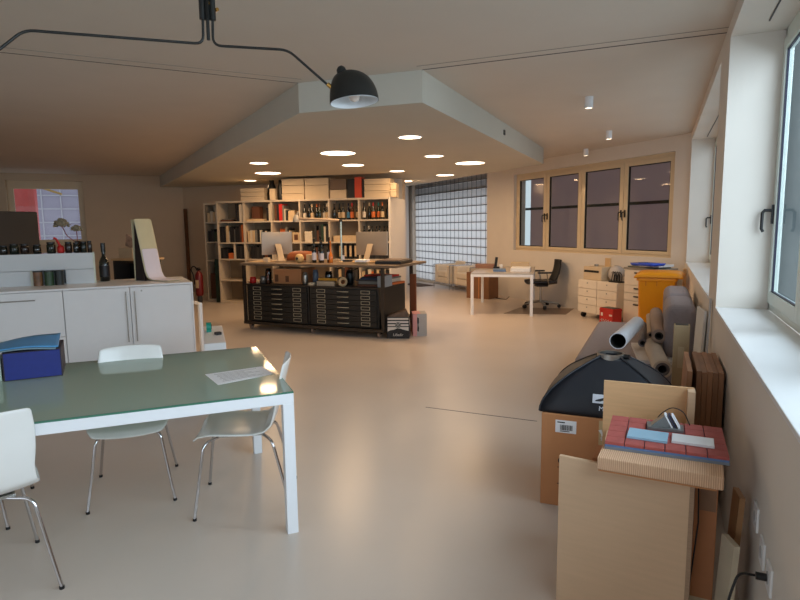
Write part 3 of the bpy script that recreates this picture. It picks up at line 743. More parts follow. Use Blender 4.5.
# ================================================================ BOOKSHELF
B0 = Vector((-8.42, 9.55, 0)); B1 = Vector((-4.76, 10.2, 0)); BL = (B1 - B0).length; BAg = math.atan2(B1.y - B0.y, B1.x - B0.x)
BH = 2.12; ROWS = [2.12, 1.69, 1.26, .92, .48, .05]; CW = BL / 6
shelf = thing('bookshelf', 'wide white open bookshelf of six columns behind the plan chests', 'bookshelf', B0, BAg)
def bs(x, y, z=0): return B0 + Matrix.Rotation(BAg, 3, 'Z') @ Vector((x, y, z))
T_ = .03; SDP = .42
MB().box((0, 0, BH - .035), (BL, SDP, BH)).build('top_board', shelfw, shelf)
MB().box((0, 0, 0), (BL, SDP, .05)).build('plinth', shelfw, shelf)
MB().box((0, SDP, 0), (BL, SDP + .015, BH)).build('back_panel', mat('shelf_back', (150, 132, 108), .7, noise=.03), shelf)
for c in range(6): MB().box((c * CW - (T_ / 2 if c else 0), .004, .05), (c * CW + T_ / 2 + (T_ / 2 if not c else 0), SDP, BH - .035)).build('upright', shelfw, shelf)
MB().box((BL - .02, 0, 0), (BL + .02, 1.25, BH)).build('end_panel', mat('shelf_end', (222, 214, 204), .5, noise=.01), shelf)
for c in range(6):
    for z in ROWS[1:-1]: MB().box((c * CW + T_ / 2 + (T_ / 2 if not c else 0), .004, z - .014), ((c + 1) * CW - (T_ / 2 if c < 5 else .02), SDP, z + .014)).build('shelf_board', shelfw, shelf)
MB().box((.36, .01, ROWS[3] + .014), (.39, SDP, ROWS[2] - .014)).build('divider', shelfw, shelf)
# narrow tower to its left
NT = thing('shelf_tower', 'narrow shelf tower set back beside the wide bookshelf', 'bookshelf', bs(-.47, .28), BAg + .1)
m = MB(); m.box((0, 0, 0), (.03, .4, 2.1)).box((.41, 0, 0), (.44, .4, 2.1)).box((.03, .39, 0), (.41, .4, 2.07)).box((.03, 0, 2.07), (.41, .4, 2.1)).box((.03, 0, 0), (.41, .4, .05)); m.build('carcass', shelfw, NT)
NZ = [1.69, 1.27, .88]
for z in NZ: MB().box((.03, .004, z - .014), (.41, .39, z + .014)).build('shelf_board', shelfw, NT)

COLW = ['first', 'second', 'third', 'fourth', 'fifth', 'sixth']; ROWW = ['top', 'second', 'middle', 'fourth', 'lowest']
cols = {'dk': (30, 28, 28), 'dg': (52, 50, 48), 'br': (96, 56, 34), 'wh': (214, 200, 178), 'cr': (206, 178, 138), 'rd': (196, 36, 30), 'gr': (120, 116, 108), 'gn': (36, 60, 44), 'bl': (34, 46, 72), 'or': (206, 104, 44)}
cname = {'dk': 'black', 'dg': 'dark grey', 'br': 'brown', 'wh': 'white', 'cr': 'cream', 'rd': 'red', 'gr': 'grey', 'gn': 'dark green', 'bl': 'dark blue', 'or': 'orange'}
def cm(k): return mat('card_' + k, cols[k], .6, noise=.06, scale=20)
pagem = mat('book_pages', (214, 200, 176), .8, noise=.04, scale=60)
bcount = {}
def book(loc, rz, w, d, h, k, label, grp, lean=0):
    lean = 0
    t = thing('book', label, 'book', loc, rz, grp)
    q = .0025
    T = Matrix.Translation((w / 2, 0, 0)) @ Matrix.Rotation(lean, 4, 'Y') @ Matrix.Translation((-w / 2, 0, 0)) if lean else Matrix.Identity(4)
    lift = abs(math.sin(lean)) * w / 2
    T = Matrix.Translation((0, 0, lift)) @ T
    MB().box((0, 0, 0), (q, d, h), 0, T).box((w - q, 0, 0), (w, d, h), 0, T).box((q, 0, 0), (w - q, q, h), 0, T).build('cover', cm(k), t)
    MB().box((q, q, q * 2), (w - q, d - q * 2, h - q * 2), 0, T).build('pages', pagem, t)
def books(frame, x0, x1, z, specs, place, grp, y=.03, hmax=.38):
    """specs: list of (relative width, height fraction, colour key, lean) packed from x0 to x1"""
    tot = sum(s[0] for s in specs); x = x0; n = 0
    vis = [s for s in specs if s[2]]
    for (w, hf, k, *r) in specs:
        ww = w / tot * (x1 - x0)
        if k:
            n += 1
            book(frame(x + .001, y + .01 * ((n * 7) % 3), z + .0005), place_rz, ww - .002, .26, hmax * hf, k, '%s book, %s from the left %s' % (cname[k], ORD[n - 1], place), grp, r[0] if r else 0)
        x += ww
place_rz = BAg
def cx(c, f): return c * CW + .03 + (CW - .06) * f
def boxo(name, label, cat, loc, rz, s, m_, grp=None, lid=None):
    if lid:
        t = thing(name, label, cat, loc, rz, grp)
        MB().box((0, 0, 0), (s[0], s[1], s[2] - lid)).build('body', m_, t)
        MB().box((-.003, -.008, s[2] - lid), (s[0] + .003, s[1] + .003, s[2])).build('lid', m_, t)
        return t
    return tag(MB().box((0, 0, 0), s).build(name, m_, None, loc, rz, bev=.002), label, cat, grp)
zr = [ROWS[k + 1] + .0145 for k in range(5)]
g_ = 'books in the wide bookshelf'
# row 0 (top)
books(bs, cx(0, .70), cx(0, .98), zr[0], [(1, .95, 'dk'), (1, .6, 'dg'), (1.5, .9, 'wh')], 'in the top left cubby', g_)
boxo('flat_folder', 'low dark folder lying in the top left cubby', 'folder', bs(cx(0, .05), .06, zr[0]), BAg, (.26, .25, .035), cm('br'))
boxo('flat_folder', 'grey flat folder lying on the low dark folder', 'folder', bs(cx(0, .09), .07, zr[0] + .0355), BAg, (.2, .2, .02), cm('gr'))
boxo('cork_box', 'brown upright box in the second top cubby', 'box', bs(cx(1, .22), .08, zr[0] + .045), BAg, (.17, .16, .25), cm('br'))
boxo('flat_folder', 'cream flat folder under the brown upright box', 'folder', bs(cx(1, .02), .05, zr[0]), BAg, (.40, .26, .044), cm('cr'))
books(bs, cx(1, .84), cx(1, .99), zr[0], [(1, .7, 'dk'), (1, .9, 'wh')], 'in the second top cubby', g_)
books(bs, cx(2, .06), cx(2, .55), zr[0], [(1, .86, 'br'), (1.3, .85, 'dk'), (1.6, .88, 'rd', -.06), (.8, .8, 'gr'), (.8, .62, 'wh'), (.8, .55, 'dg')], 'in the third top cubby', g_)
boxo('small_box', 'small cream box beside the red book', 'box', bs(cx(2, .58), .05, zr[0]), BAg, (.14, .14, .2), cm('cr'))
# row 1
books(bs, cx(0, .03), cx(0, .98), zr[1], [(1, .86, 'dk'), (1, .8, 'dg'), (1.2, .83, 'dk'), (1.3, .9, 'cr'), (1, .6, 'wh'), (1, .86, 'dk'), (1.1, .8, 'dk'), (.8, .7, 'gr'), (1, .85, 'dk'), (.8, .78, 'dk'), (.9, .92, 'dg'), (.7, .9, 'br'), (.8, .95, 'or')], 'in the second cubby of the left column', g_)
books(bs, cx(1, .06), cx(1, .95), zr[1], [(.8, .6, 'cr'), (.8, .64, 'wh'), (.8, .6, 'cr'), (.8, .63, 'gr'), (1, .68, 'dk'), (.8, .65, 'wh'), (.9, .7, 'dk'), (.7, .6, 'wh'), (1, .6, 'dk')], 'in the second cubby of the second column', g_)
boxo('small_box', 'orange brown box behind the left monitor', 'box', bs(cx(2, .15), .16, zr[1]), BAg, (.16, .2, .27), cm('or'))
books(bs, cx(2, .45), cx(2, .68), zr[1], [(1, .8, 'gr'), (1, .72, 'dk'), (1, .6, 'cr')], 'in the cubby above the wooden ball', g_)
pf = thing('picture_frame', 'small cream frame with an orange brown picture in the bookshelf', 'picture frame', bs(cx(2, .72), .05, zr[1]), BAg)
MB().box((0, 0, 0), (.15, .02, .19)).build('frame', cm('cr'), pf); MB().box((.035, -.002, .04), (.115, 0, .15)).build('picture', cm('br'), pf)
boxo('small_box', 'white box in the second cubby right of the picture frame', 'box', bs(cx(3, .08), .05, zr[1]), BAg, (.16, .2, .21), cm('wh'))
books(bs, cx(3, .46), cx(3, .99), zr[1], [(1, .84, 'dg'), (1, .6, 'br'), (1, .86, 'dk', .12), (1, 0.9, 'gn', .1), (1, .8, 'wh'), (1, .85, 'dk')], 'in the second cubby of the bottle column', g_)
boxo('long_box', 'long cream box lying behind the desk lamp pole', 'box', bs(cx(4, .06), .06, zr[1]), BAg, (.5, .25, .12), cm('cr'))
# row 2
books(bs, cx(0, .03), cx(0, .33), zr[2], [(1, .6, 'dk'), (1, .5, 'dg'), (1, .55, 'dk')], 'in the left half of the divided cubby', g_)
boxo('small_box', 'orange box in the divided cubby', 'box', bs(cx(0, .36) , .04, zr[2]), BAg, (.10, .14, .13), cm('or')) if False else boxo('small_box', 'orange box in front of dark books in the divided cubby', 'box', bs(.225, .03, zr[2]), BAg, (.12, .12, .12), cm('or'))
books(bs, .40, cx(0, .97), zr[2], [(1, .75, 'dk'), (1, .7, 'dk'), (.8, .72, 'dg'), (1, .75, 'dk')], 'in the right half of the divided cubby', g_)
books(bs, cx(1, .16), cx(1, .95), zr[2], [(1, .66, 'dk'), (1, .7, 'dk'), (.8, .62, 'dg'), (1, .7, 'dk'), (.9, .66, 'dk'), (1, .6, 'br'), (1, .68, 'dk')], 'in the middle cubby of the second column', g_)
books(bs, cx(3, .05), cx(3, .95), zr[2], [(1, .7, 'dk'), (1, .66, 'dg'), (1, .7, 'dk'), (1, .6, 'br'), (1, .7, 'dk'), (1, .66, 'dk'), (1, .7, 'dg')], 'behind the wine bottles of the bench', g_)
# binders with white labels (middle cubby of the fifth column)
for k in range(4):
    x = cx(4, .26) + k * .105
    t = thing('ring_binder', 'black ring binder with pale spine label, %s from the desk lamp pole' % ORD[k], 'binder', bs(x, .04, zr[2]), BAg, 'black binders behind the desk lamp pole')
    MB().box((0, 0, 0), (.075, .28, .30)).build('cover', cm('dk'), t)
    MB().box((.016, -.002, .05), (.058, 0, .26)).build('spine_label', cm('cr'), t)
books(bs, cx(5, .05), cx(5, .98), zr[2], [(1, .7, 'dk'), (1, .8, 'dg'), (1, .74, 'dk'), (1, .8, 'dk'), (1, .7, 'dg'), (1, .8, 'dk'), (1, .74, 'dk'), (1, .8, 'dk')], 'in the cubby behind the right monitor', g_)
books(bs, cx(4, .1), cx(4, .95), zr[3], [(1, .7, 'dk'), (1, .6, 'cr'), (1, .7, 'dg'), (1, .74, 'br'), (1, .6, 'dk'), (1, .64, 'dk'), (1, .6, 'dg')], 'seen under the bench top in the fifth column', g_)
books(bs, cx(5, .0), cx(5, .98), zr[3], [(1, .5, 'cr'), (1, .6, 'dk'), (1, .62, 'wh'), (.7, .5, 'or'), (1, .62, 'dk'), (.8, .6, 'cr'), (1, .55, 'dk'), (1, .62, 'wh'), (1, .6, 'dk')], 'seen under the bench top in the sixth column', g_)
# tower contents
def ntp(x, y, z): return NT.location + Matrix.Rotation(BAg + .1, 3, 'Z') @ Vector((x, y, z))
place_rz = BAg + .1
books(ntp, .06, .40, 1.705, [(1, .5, 'cr'), (1, .6, 'wh'), (.8, .55, 'cr'), (1, .78, 'wh'), (1, .7, 'cr'), (.5, .6, 'rd')], 'on the top shelf of the narrow tower', 'books in the narrow tower')
books(ntp, .06, .40, 1.285, [(1, .6, 'dk'), (1, .7, 'dg'), (1, .55, 'gn'), (1, .8, 'dk', .1), (1, .75, 'dg')], 'on the second shelf of the narrow tower', 'books in the narrow tower')
boxo('dark_roll_case', 'tall dark green case standing at the foot of the narrow tower', 'case', ntp(.27, -.16, 0), BAg + .1, (.16, .14, .92), cm('gn'))
boxo('small_box', 'brown box inside the low bay of the narrow tower', 'box', ntp(.06, .05, .052), BAg + .1, (.18, .22, .55), cm('br'))
place_rz = BAg
# bottles in the top and second row
wines = [(3, 0, [('dk', 'wh', None), ('dk', None, None), ('dk', 'cr', 'cr'), ('dk', None, 'or'), ('gn', None, 'br'), ('dk', 'wh', None), ('dk', 'cr', 'wh')], 'in the fourth column, top row'),
         (4, 0, [('dk', None, None), ('dk', 'cr', None), ('dg', 'cr', 'dk'), ('bl', 'bl2', None), ('br', 'or', 'rd'), ('dk', 'cr', None)], 'in the fifth column, top row'),
         (5, 0, [('dk', 'wh', None), ('dk', None, 'cr'), ('dk', 'or', 'rd'), ('gn', 'or', 'tl'), ('dk', 'cr', 'or'), ('dk', None, None)], 'in the last column, top row'),
         (5, 1, [('dk', None, None), ('dk', None, 'wh'), ('dk', None, None), ('dk', None, None), ('dk', None, None), ('dk', None, None), ('dk', None, None)], 'in the last column, second row')]
cols['bl2'] = (70, 140, 180); cols['tl'] = (40, 130, 120); cname['bl2'] = 'light blue'; cname['tl'] = 'teal'
gcol = {'dk': glassd, 'gn': mat('green_glass', (20, 40, 26), .1, noise=.1, coat=.4), 'dg': mat('grey_glass', (40, 44, 44), .1, noise=.1, coat=.4), 'bl': mat('blue_glass', (20, 30, 50), .1, noise=.1, coat=.4), 'br': mat('amber_glass', (80, 40, 20), .1, noise=.1, coat=.4)}
for c, r, lst, where in wines:
    for k, (g, lb, cp) in enumerate(lst):
        x = cx(c, (k + .55) / len(lst)); h = .30 + .02 * ((k * 3) % 3) + (.02 if r == 0 else 0)
        d = 'dark bottle' if not lb else 'dark bottle with %s label' % cname[lb]
        bottle('wine_bottle', '%s, %s from the left %s' % (d, ORD[k], where), 'bottle', bs(x, .10 + .05 * (k % 2), zr[r] + .0005), .036, h, gcol[g], 'bottles in the bookshelf', cm(lb) if lb else None, cm(cp) if cp else None)
# boxes along the top
zt = BH + .0005
def topx(px): # local x on the shelf top for a picture column
    P = on_plane(px, 197, B0, B1); return (Matrix.Rotation(-BAg, 3, 'Z') @ Vector((P.x - B0.x, P.y - B0.y, 0))).x
def stack(px0, px1, hs, label, lidded=True, m_=None, y=.02, d=.36):
    a, b = topx(px0), topx(px1); z = zt
    pos = ['lowest', 'middle', 'topmost'] if len(hs) == 3 else (['lower', 'upper'] if len(hs) == 2 else [''])
    for k, hh in enumerate(hs):
        boxo('storage_box', (pos[k] + ' ' + label).strip(), 'box', bs(a + .005, y + .006 * (k % 2), z), BAg, (b - a - .01, d, hh - .008), m_ or boxw, 'boxes on top of the bookshelf', min(.03, hh * .4)); z += hh
stack(240, 264, [.085, .085, .085], 'flat cream box on the shelf top, left of the black vases')
stack(281.5, 304, [.12, .16, .13], 'cream box in the stack right of the black vases')
stack(304.5, 328.5, [.27, .14], 'large cream box on the shelf top, left of the mirrored box')
stack(329.5, 346, [.17], 'cream box under the mirrored box on the shelf top')
boxo('mirrored_box', 'shiny grey box reflecting a lamp, on the shelf top', 'box', bs(topx(329.5) + .005, .03, zt + .171), BAg, (.33, .3, .20), mat('glossy_brown', (120, 100, 84), .12, noise=.03))
boxo('gift_box', 'tall black box beside the orange red box on the shelf top', 'box', bs(topx(347) , .03, zt), BAg, (.15, .2, .37), cm('dk'))
boxo('gift_box', 'tall orange red box on the shelf top', 'box', bs(topx(354.4), .025, zt), BAg, (.14, .22, .40), mat('orange_red', (196, 66, 34), .5, noise=.03))
boxo('gift_box', 'thin black box right of the orange red box', 'box', bs(topx(361.8), .03, zt), BAg, (.035, .2, .36), cm('dk'))
stack(364, 390, [.13, .12, .11], 'wide cream box at the right end of the shelf top')
stack(390.2, 396.5, [.14, .13], 'small bright box at the very end of the shelf top', y=-.0, d=.2)
for k, (px, wd) in enumerate(((267.8, .20), (278.2, .13))):
    t = thing('black_vase', ('wide' if k == 0 else 'narrow') + ' black bottle shaped vase on the bookshelf top', 'vase', bs(topx(px), .2 - k * .08, zt), BAg, 'black vases on the bookshelf')
    r = wd / 2
    MB().lathe([(r * .9, 0), (r, .02), (r * .98, .14), (r * .82, .26), (r * .55, .34), (r * .45, .39)], n=20).build('vase_body', black, t); MB().lathe([(r * .5, .38), (r * .52, .40), (r * .4, .405)], n=20).build('rim', blackp, t)
boxo('small_box', 'small cream box standing in front of the black vases', 'box', bs(topx(270.3), -.03, zt), BAg, (.12, .08, .22), boxw)

# fire extinguisher
ex = thing('fire_extinguisher', 'red fire extinguisher hanging by the narrow tower', 'fire extinguisher', bs(-.42, -.10, 0), BAg)
MB().lathe([(.055, .16), (.075, .18), (.08, .25), (.08, .58), (.06, .65), (.025, .68), (.025, .70)], n=24).build('cylinder', mat('dark_red', (110, 20, 20), .35, noise=.05), ex)
MB().box((-.03, -.085, .33), (.04, -.079, .5)).build('paper_label', cm('cr'), ex)
MB().box((-.02, -.06, .70), (.02, .05, .73)).box((-.012, -.10, .74), (.012, .03, .755)).build('valve', blackp, ex)
MB().tube(bend([Vector(p) for p in ((0, 0, .71), (-.10, -.03, .80), (-.16, -.04, .72), (-.11, -.03, .62), (-.085, -.03, .40))], .06), .012).build('hose', blackp, ex)
MB().cyl((0, 0, 0), (0, 0, .16), .05, n=20).build('stand', dgrey, ex)
# dark door edge on the far left wall
dfp = on_plane(188, 240, P4, P3)
tag(MB().box((0, -.05, 0), (.07, 0, 2.05)).build('door_leaf', mat('walnut_edge', (104, 66, 38), .5, noise=.15), None, (P4[0] + .06, P4[1] - .03, 0), .1), 'narrow dark wooden door edge in the corner by the shaded wall', 'door')

# ================================================================ PLAN CHESTS AND BENCH
QX0, QX1, QY = -5.86, -3.48, 7.2
QD = .95; QW = QX1 - QX0
def qp(x, y, z=0): return Vector((QX0 + x, QY + y, z))
steelb = mat('black_steel', (26, 26, 25), .42, noise=.08); handm = mat('drawer_pull', (206, 196, 172), .4, .4, noise=.05)
bench = thing('work_bench', 'long raw steel bench frame with a wooden top over the plan chests', 'bench', qp(0, 0), 0)
gun = mat('gunmetal', (70, 62, 54), .45, .6, noise=.1)
MB().box((.02, -.12, 1.0), (QW + .26, QD + .05, 1.035)).build('worktop', mat('bench_top', (118, 98, 78), .42, noise=.12, scale=5), bench, bev=.003)
for x, y in ((-.02, -.02), (QW - .02, -.02), (-.02, QD), (QW + .0, QD)):
    MB().box((x, y, .09), (x + .045, y + .04, 1.0)).build('post', gun, bench)
MB().box((-.02, -.03, .085), (QW + .02, QD + .03, .125)).box((.05, .3, .125), (QW - .05, QD - .3, .13)).build('lower_frame', gun, bench)
for x in (.06, QW * .5, QW - .09):
    for y in (.06, QD - .06):
        c_ = MB().pipe((x - .015, y, .04), (x + .015, y, .04), .04, .012, 16).build('caster', mat('caster_pale', (160, 130, 110), .5, noise=.1), bench)
        MB().box((x - .03, y - .025, .045), (x - .017, y + .025, .085)).box((x + .017, y - .025, .045), (x + .03, y + .025, .085)).build('fork', gun, c_)
def plan_chest(x0, w, label):
    t = thing('plan_chest', label, 'plan chest', qp(x0, 0, .131), 0, 'black plan chests under the bench top')
    H = .56
    MB().box((0, .02, 0), (w, QD - .02, H)).build('carcass', steelb, t)
    n = 7; dh = (H - .03) / n
    for k in range(n):
        z0 = .015 + k * dh
        d = MB().box((.03, 0, z0 + .003), (w - .03, .018, z0 + dh - .003)).build('drawer', steelb, t, bev=.002)
        m = MB(); zc = z0 + dh * .55; cxm = w / 2
        m.tube([(cxm - .09, 0, zc), (cxm - .085, -.018, zc), (cxm + .085, -.018, zc), (cxm + .09, 0, zc)], .005, 6)
        m.build('handle', handm, d)
        for fx in (.18, .82):
            hx = w * fx; ms = MB()
            ms.box((hx - .07, -.006, zc - .024), (hx + .07, 0, zc - .019)).box((hx - .07, -.006, zc + .019), (hx + .07, 0, zc + .024)).box((hx - .07, -.006, zc - .019), (hx - .065, 0, zc + .019)).box((hx + .065, -.006, zc - .019), (hx + .07, 0, zc + .019))
            ms.build('label_holder', handm, d)
    MB().box((0, -.01, H), (w, QD - .02, H + .02)).build('top_sheet', gun, t)
plan_chest(.03, 1.135, 'black seven drawer plan chest, the half under the cardboard box')
plan_chest(1.175, 1.135, 'black seven drawer plan chest, the half next to the striped carton')
zu = 1.0355; zl = .7115
def monitor(loc, rz, label, w=.48, h=.34):
    t = thing('flat_monitor', label, 'computer monitor', loc, rz, 'aluminium desktop monitors seen from behind')
    alu = mat('aluminium', (170, 160, 150), .38, .55, noise=.02)
    MB().grid(lambda u, v: ((u - .5) * w, -.012 - .03 * math.sin(PI * u) * math.sin(PI * v) if 0 else -.01 - .02 * (1 - (2 * u - 1) ** 2) * (1 - (2 * v - 1) ** 2), .10 + v * h), 16, 12).build('back_shell', alu, t)
    MB().box((-w / 2, -.01, .10), (w / 2, .012, .10 + h)).build('bezel', mat('bezel_silver', (196, 190, 182), .35, noise=.01), t, bev=.004)
    MB().box((-w / 2 + .015, .0121, .15), (w / 2 - .015, .0135, .085 + h)).build('screen', blackp, t)
    T = Matrix.Identity(4)
    MB().add([(-.05, -.17, .0), (.05, -.17, .0), (.05, -.16, .012), (-.05, -.16, .012), (-.05, -.04, .27), (.05, -.04, .27), (.05, -.035, .25), (-.05, -.035, .25)], [(0, 1, 5, 4), (3, 7, 6, 2), (0, 4, 7, 3), (1, 2, 6, 5), (4, 5, 6, 7), (0, 3, 2, 1)]).build('stand_arm', mat('stand_alu', (196, 176, 150), .4, .3, noise=.02), t)
    MB().box((-.09, -.17, 0), (.09, .06, .008)).build('stand_foot', mat('stand_alu', (0, 0, 0)), t, bev=.002)
monitor(qp(.24, .55, zu), 1.05, 'silver flat monitor seen from behind, at the bench end by the shelf tower', .52, .36)
monitor(qp(1.92, .60, zu), -.16, 'silver flat monitor seen from behind, at the glass block end of the bench', .57, .35)
# desk lamp
dl = thing('desk_lamp', 'desk lamp with a chrome pole and long horizontal arm on the bench', 'desk lamp', qp(1.54, .35, zu), 0)
MB().cyl((0, 0, 0), (0, 0, .02), .06, n=24).build('base', dgrey, dl)
MB().cyl((0, 0, .02), (0, 0, .62), .013).build('pole', mat('pale_tube', (176, 196, 196), .25, .4, noise=.02), dl)
MB().tube([(0, 0, .62), (-.10, 0, .63), (-.70, -.06, .66)], .018).build('arm', mat('lamp_arm', (216, 190, 160), .35, .3, noise=.02), dl)
MB().cyl((-.02, 0, .62), (.02, 0, .62), .02).build('joint', dgrey, dl)
MB().lathe([(.015, .06), (.03, .05), (.05, .0), (.055, -.05), (.05, -.055)], (-.74, -.06, .66), 16).cyl((-.74, -.06, .70), (-.70, -.06, .76), .014).build('head', mat('lamp_head', (186, 176, 160), .4, noise=.03), dl)
# bottles and small things on the bench top
for k, (x, h, cp) in enumerate(((1.40, .36, None), (1.47, .40, None), (1.53, .34, None), (1.62, .38, None))):
    bottle('wine_bottle', 'dark wine bottle with white label on the bench, ' + ['nearest the brown box', 'tallest of the group', 'third of the group', 'beside the orange bottle'][k], 'bottle', qp(x - .23, .18 + .07 * (k % 2), zu), .034, h, glassd, 'wine bottles on the bench', mat('white_label', (206, 204, 214), .6, noise=.03), None, .42)
bottle('orange_bottle', 'slim orange bottle among the dark bottles on the bench', 'bottle', qp(1.43, .22, zu), .032, .32, mat('orange_glass', (204, 116, 40), .15, noise=.08, coat=.4), None, None, None, .6)
bottle('small_dark_bottle', 'small grey bottle in front of the binders on the bench', 'bottle', qp(1.50, .45, zu), .03, .2, mat('smoke_glass', (70, 62, 56), .15, noise=.08), None, mat('white_label', (206, 204, 214), .6), None, .3)
ball = thing('wooden_ball', 'round pale wooden ball ornament on the bench', 'ornament', qp(.95, .12, zu), 0)
MB().lathe([(.001, .0)] + [(.068 * math.cos(a), .068 + .068 * math.sin(a)) for a in [(-PI / 2 + PI * k / 12) for k in range(1, 12)]] + [(.001, .136)], n=20).build('ball', mat('pale_wood_ball', (206, 172, 116), .5, noise=.2, scale=18), ball); MB().cyl((0, -.064, .068), (0, -.071, .068), .02, n=14).build('face_disc', dgrey, ball)
tag(MB().grid(lambda u, v: ((u - .5) * .46, (v - .5) * .18, .02 + .14 * math.sin(PI * v) ** .6 * (1 - abs(2 * u - 1) ** 4 * .3)), 12, 10).build('leather_bag', mat('tan_leather', (156, 84, 42), .5, noise=.12), None, qp(.80, .42, zu), .1, solid=.01), 'low tan leather case lying behind the wooden ball', 'bag')
boxo('small_box', 'small brown box on the bench beside the dark bottles', 'box', qp(1.0, .22, zu), .1, (.13, .12, .12), cm('cr'))
boxo('small_box', 'tiny cream cube under the left monitor', 'box', qp(.30, .10, zu), .2, (.08, .08, .07), boxw)
boxo('paper_stack', 'pale papers spread at the foot of the right monitor', 'paper', qp(1.62, .06, zu), .05, (.5, .28, .03), cardl)
boxo('paper_stack', 'white paper block at the end of the pale papers', 'paper', qp(1.95, .0, zu + .0305), .15, (.16, .2, .03), paper)
boxo('paper_stack', 'loose sheets under the left monitor edge', 'paper', qp(.04, .05, zu), .1, (.3, .3, .012), cardl)
boxo('eyeglass_case', 'small black case on the pale papers', 'case', qp(1.72, .06, zu + .0305), .1, (.13, .06, .025), blackp)
t = thing('portfolio_case', 'flat black portfolio on the overhanging bench end', 'portfolio', qp(2.24, .05, zu), .12)
MB().box((0, 0, 0), (.38, .6, .045)).build('case_body', blackp, t, bev=.006); MB().box((.02, .02, .045), (.34, .56, .055)).build('flap', mat('brown_flap', (84, 62, 48), .5, noise=.08), t)
# on the chests
t = thing('cardboard_box', 'open brown cardboard box lying between the bench posts', 'box', qp(.46, .12, zl), .03)
MB().box((0, 0, 0), (.50, .42, .225)).build('body', cardb, t, bev=.003); MB().box((.03, -.002, .03), (.09, 0, .14)).box((.22, -.002, .03), (.28, 0, .12)).build('print', mat('print_brown', (110, 70, 44), .7), t); MB().box((.0, 0, .226), (.5, .2, .232)).build('flap', cardl, t)
kk = [('red_cup', 'red small pot at the left end of the plan chest', 'pot', .14, .1, .05, .09, red), ('grey_pot', 'grey rounded pot beside the red pot', 'pot', .32, .12, .055, .11, mat('pewter', (120, 112, 104), .3, .5, noise=.05)), ('dark_jar', 'tall dark jar beside the cardboard box', 'jar', .46, .2, .05, .21, glassd), ('tin_can', 'silver tin right of the cardboard box', 'can', 1.12, .12, .04, .17, steel), ('tin_can', 'small blue grey tin behind the silver one', 'can', 1.22, .25, .045, .2, mat('bluegrey', (84, 100, 120), .4, noise=.08)), ('plaster_dish', 'pale round dish lying on the plan chest', 'dish', 1.27, .06, .06, .04, boxw), ('dark_jar', 'squat dark jar behind the yellow tools', 'jar', 1.42, .3, .06, .18, glassd), ('dark_jar', 'dark pot under the desk lamp', 'jar', 1.75, .35, .06, .2, black)]
for nm, lb, ct, x, y, r, h, mm in kk:
    x = x - .05 - (.03 if x > .5 else .1 * (x > .4))
    t = thing(nm, lb, ct, qp(x, y, zl)); MB().lathe([(r * .85, 0), (r, h * .1), (r, h * .8), (r * .8, h)], n=18).build('body', mm, t); MB().lathe([(r * .82, h), (r * .82, h * 1.06), (r * .3, h * 1.08)], n=18).build('lid', mm, t)
bottle('spray_bottle', 'slim brown bottle between the pots and the dark jar', 'bottle', qp(.39, .08, zl), .022, .2, gcol['br'], None, None, None, .5)
yt = mat('tool_yellow', (214, 150, 40), .5, noise=.05)
t = thing('tape_roll', 'big roll of pale tape standing on the plan chest', 'tape roll', qp(1.70, .02, zl)); MB().pipe((-.03, .07, .068), (.03, .02, .068), .068, .035, 24).build('roll', mat('tape_tan', (190, 160, 116), .5, noise=.05), t); MB().pipe((-.031, .071, .068), (.031, .019, .068), .036, .03, 24).build('core', cardb, t)
t = thing('metal_tray', 'long metal tray with paper under the yellow tools', 'tray', qp(1.30, .02, zl)); MB().box((0, 0, 0), (.30, .2, .012)).box((0, 0, .012), (.30, .008, .07)).box((0, .192, .012), (.30, .2, .07)).build('tray_body', steel, t); MB().box((.02, .02, .0121), (.28, .18, .06)).build('papers', cardl, t)
tag(MB().ob((0, 0, .02), (.30, .05, .035), (0, 0, .05)).ob((.17, 0, .02), (.05, .07, .039), (0, 0, .1)).build('yellow_tool', yt, None, qp(1.45, .10, zl + .0715)), 'yellow handled tool lying across the metal tray', 'tool')
for k, (x, y, z, w_, d_, h_, c_, lb) in enumerate(((1.92, .1, 0, .38, .32, .035, 'br', 'brown flat case at the bottom of the pile by the bench post'), (1.94, .12, .0355, .34, .3, .04, 'gr', 'grey flat case with a pale tag in the pile'), (1.90, .11, .076, .42, .3, .02, 'dg', 'dark thin case near the top of the pile'), (1.96, .13, .0965, .3, .28, .03, 'bl', 'dark blue case on top of the pile'), (2.31 - .4 + .36, .06, 0, .10, .3, .16, 'gr', 'pale grey box standing just inside the bench post'))):
    boxo('flat_case' if k < 4 else 'file_box', lb, 'case' if k < 4 else 'box', qp(x, y, zl + z), .04, (w_, d_, h_), cm(c_) if k < 4 else mat('pale_file', (150, 156, 160), .5, noise=.03))
for k, (x, y, z, w_, d_, h_, c_, lb) in enumerate(((1.78, .46, 0, .55, .4, .03, 'or', 'orange board at the bottom of the right pile'), (1.85, .5, .031, .42, .34, .05, 'wh', 'white boxed papers on the orange board'), (1.80, .48, .082, .48, .36, .025, 'gr', 'grey folder above the white boxed papers'), (1.83, .5, .108, .44, .3, .025, 'rd', 'dark red folder topping the right pile'))):
    boxo('paper_pile_board' if k == 0 else 'folder', lb, 'folder', qp(x, y, zl + z), -.08, (w_, d_, h_), cm(c_))
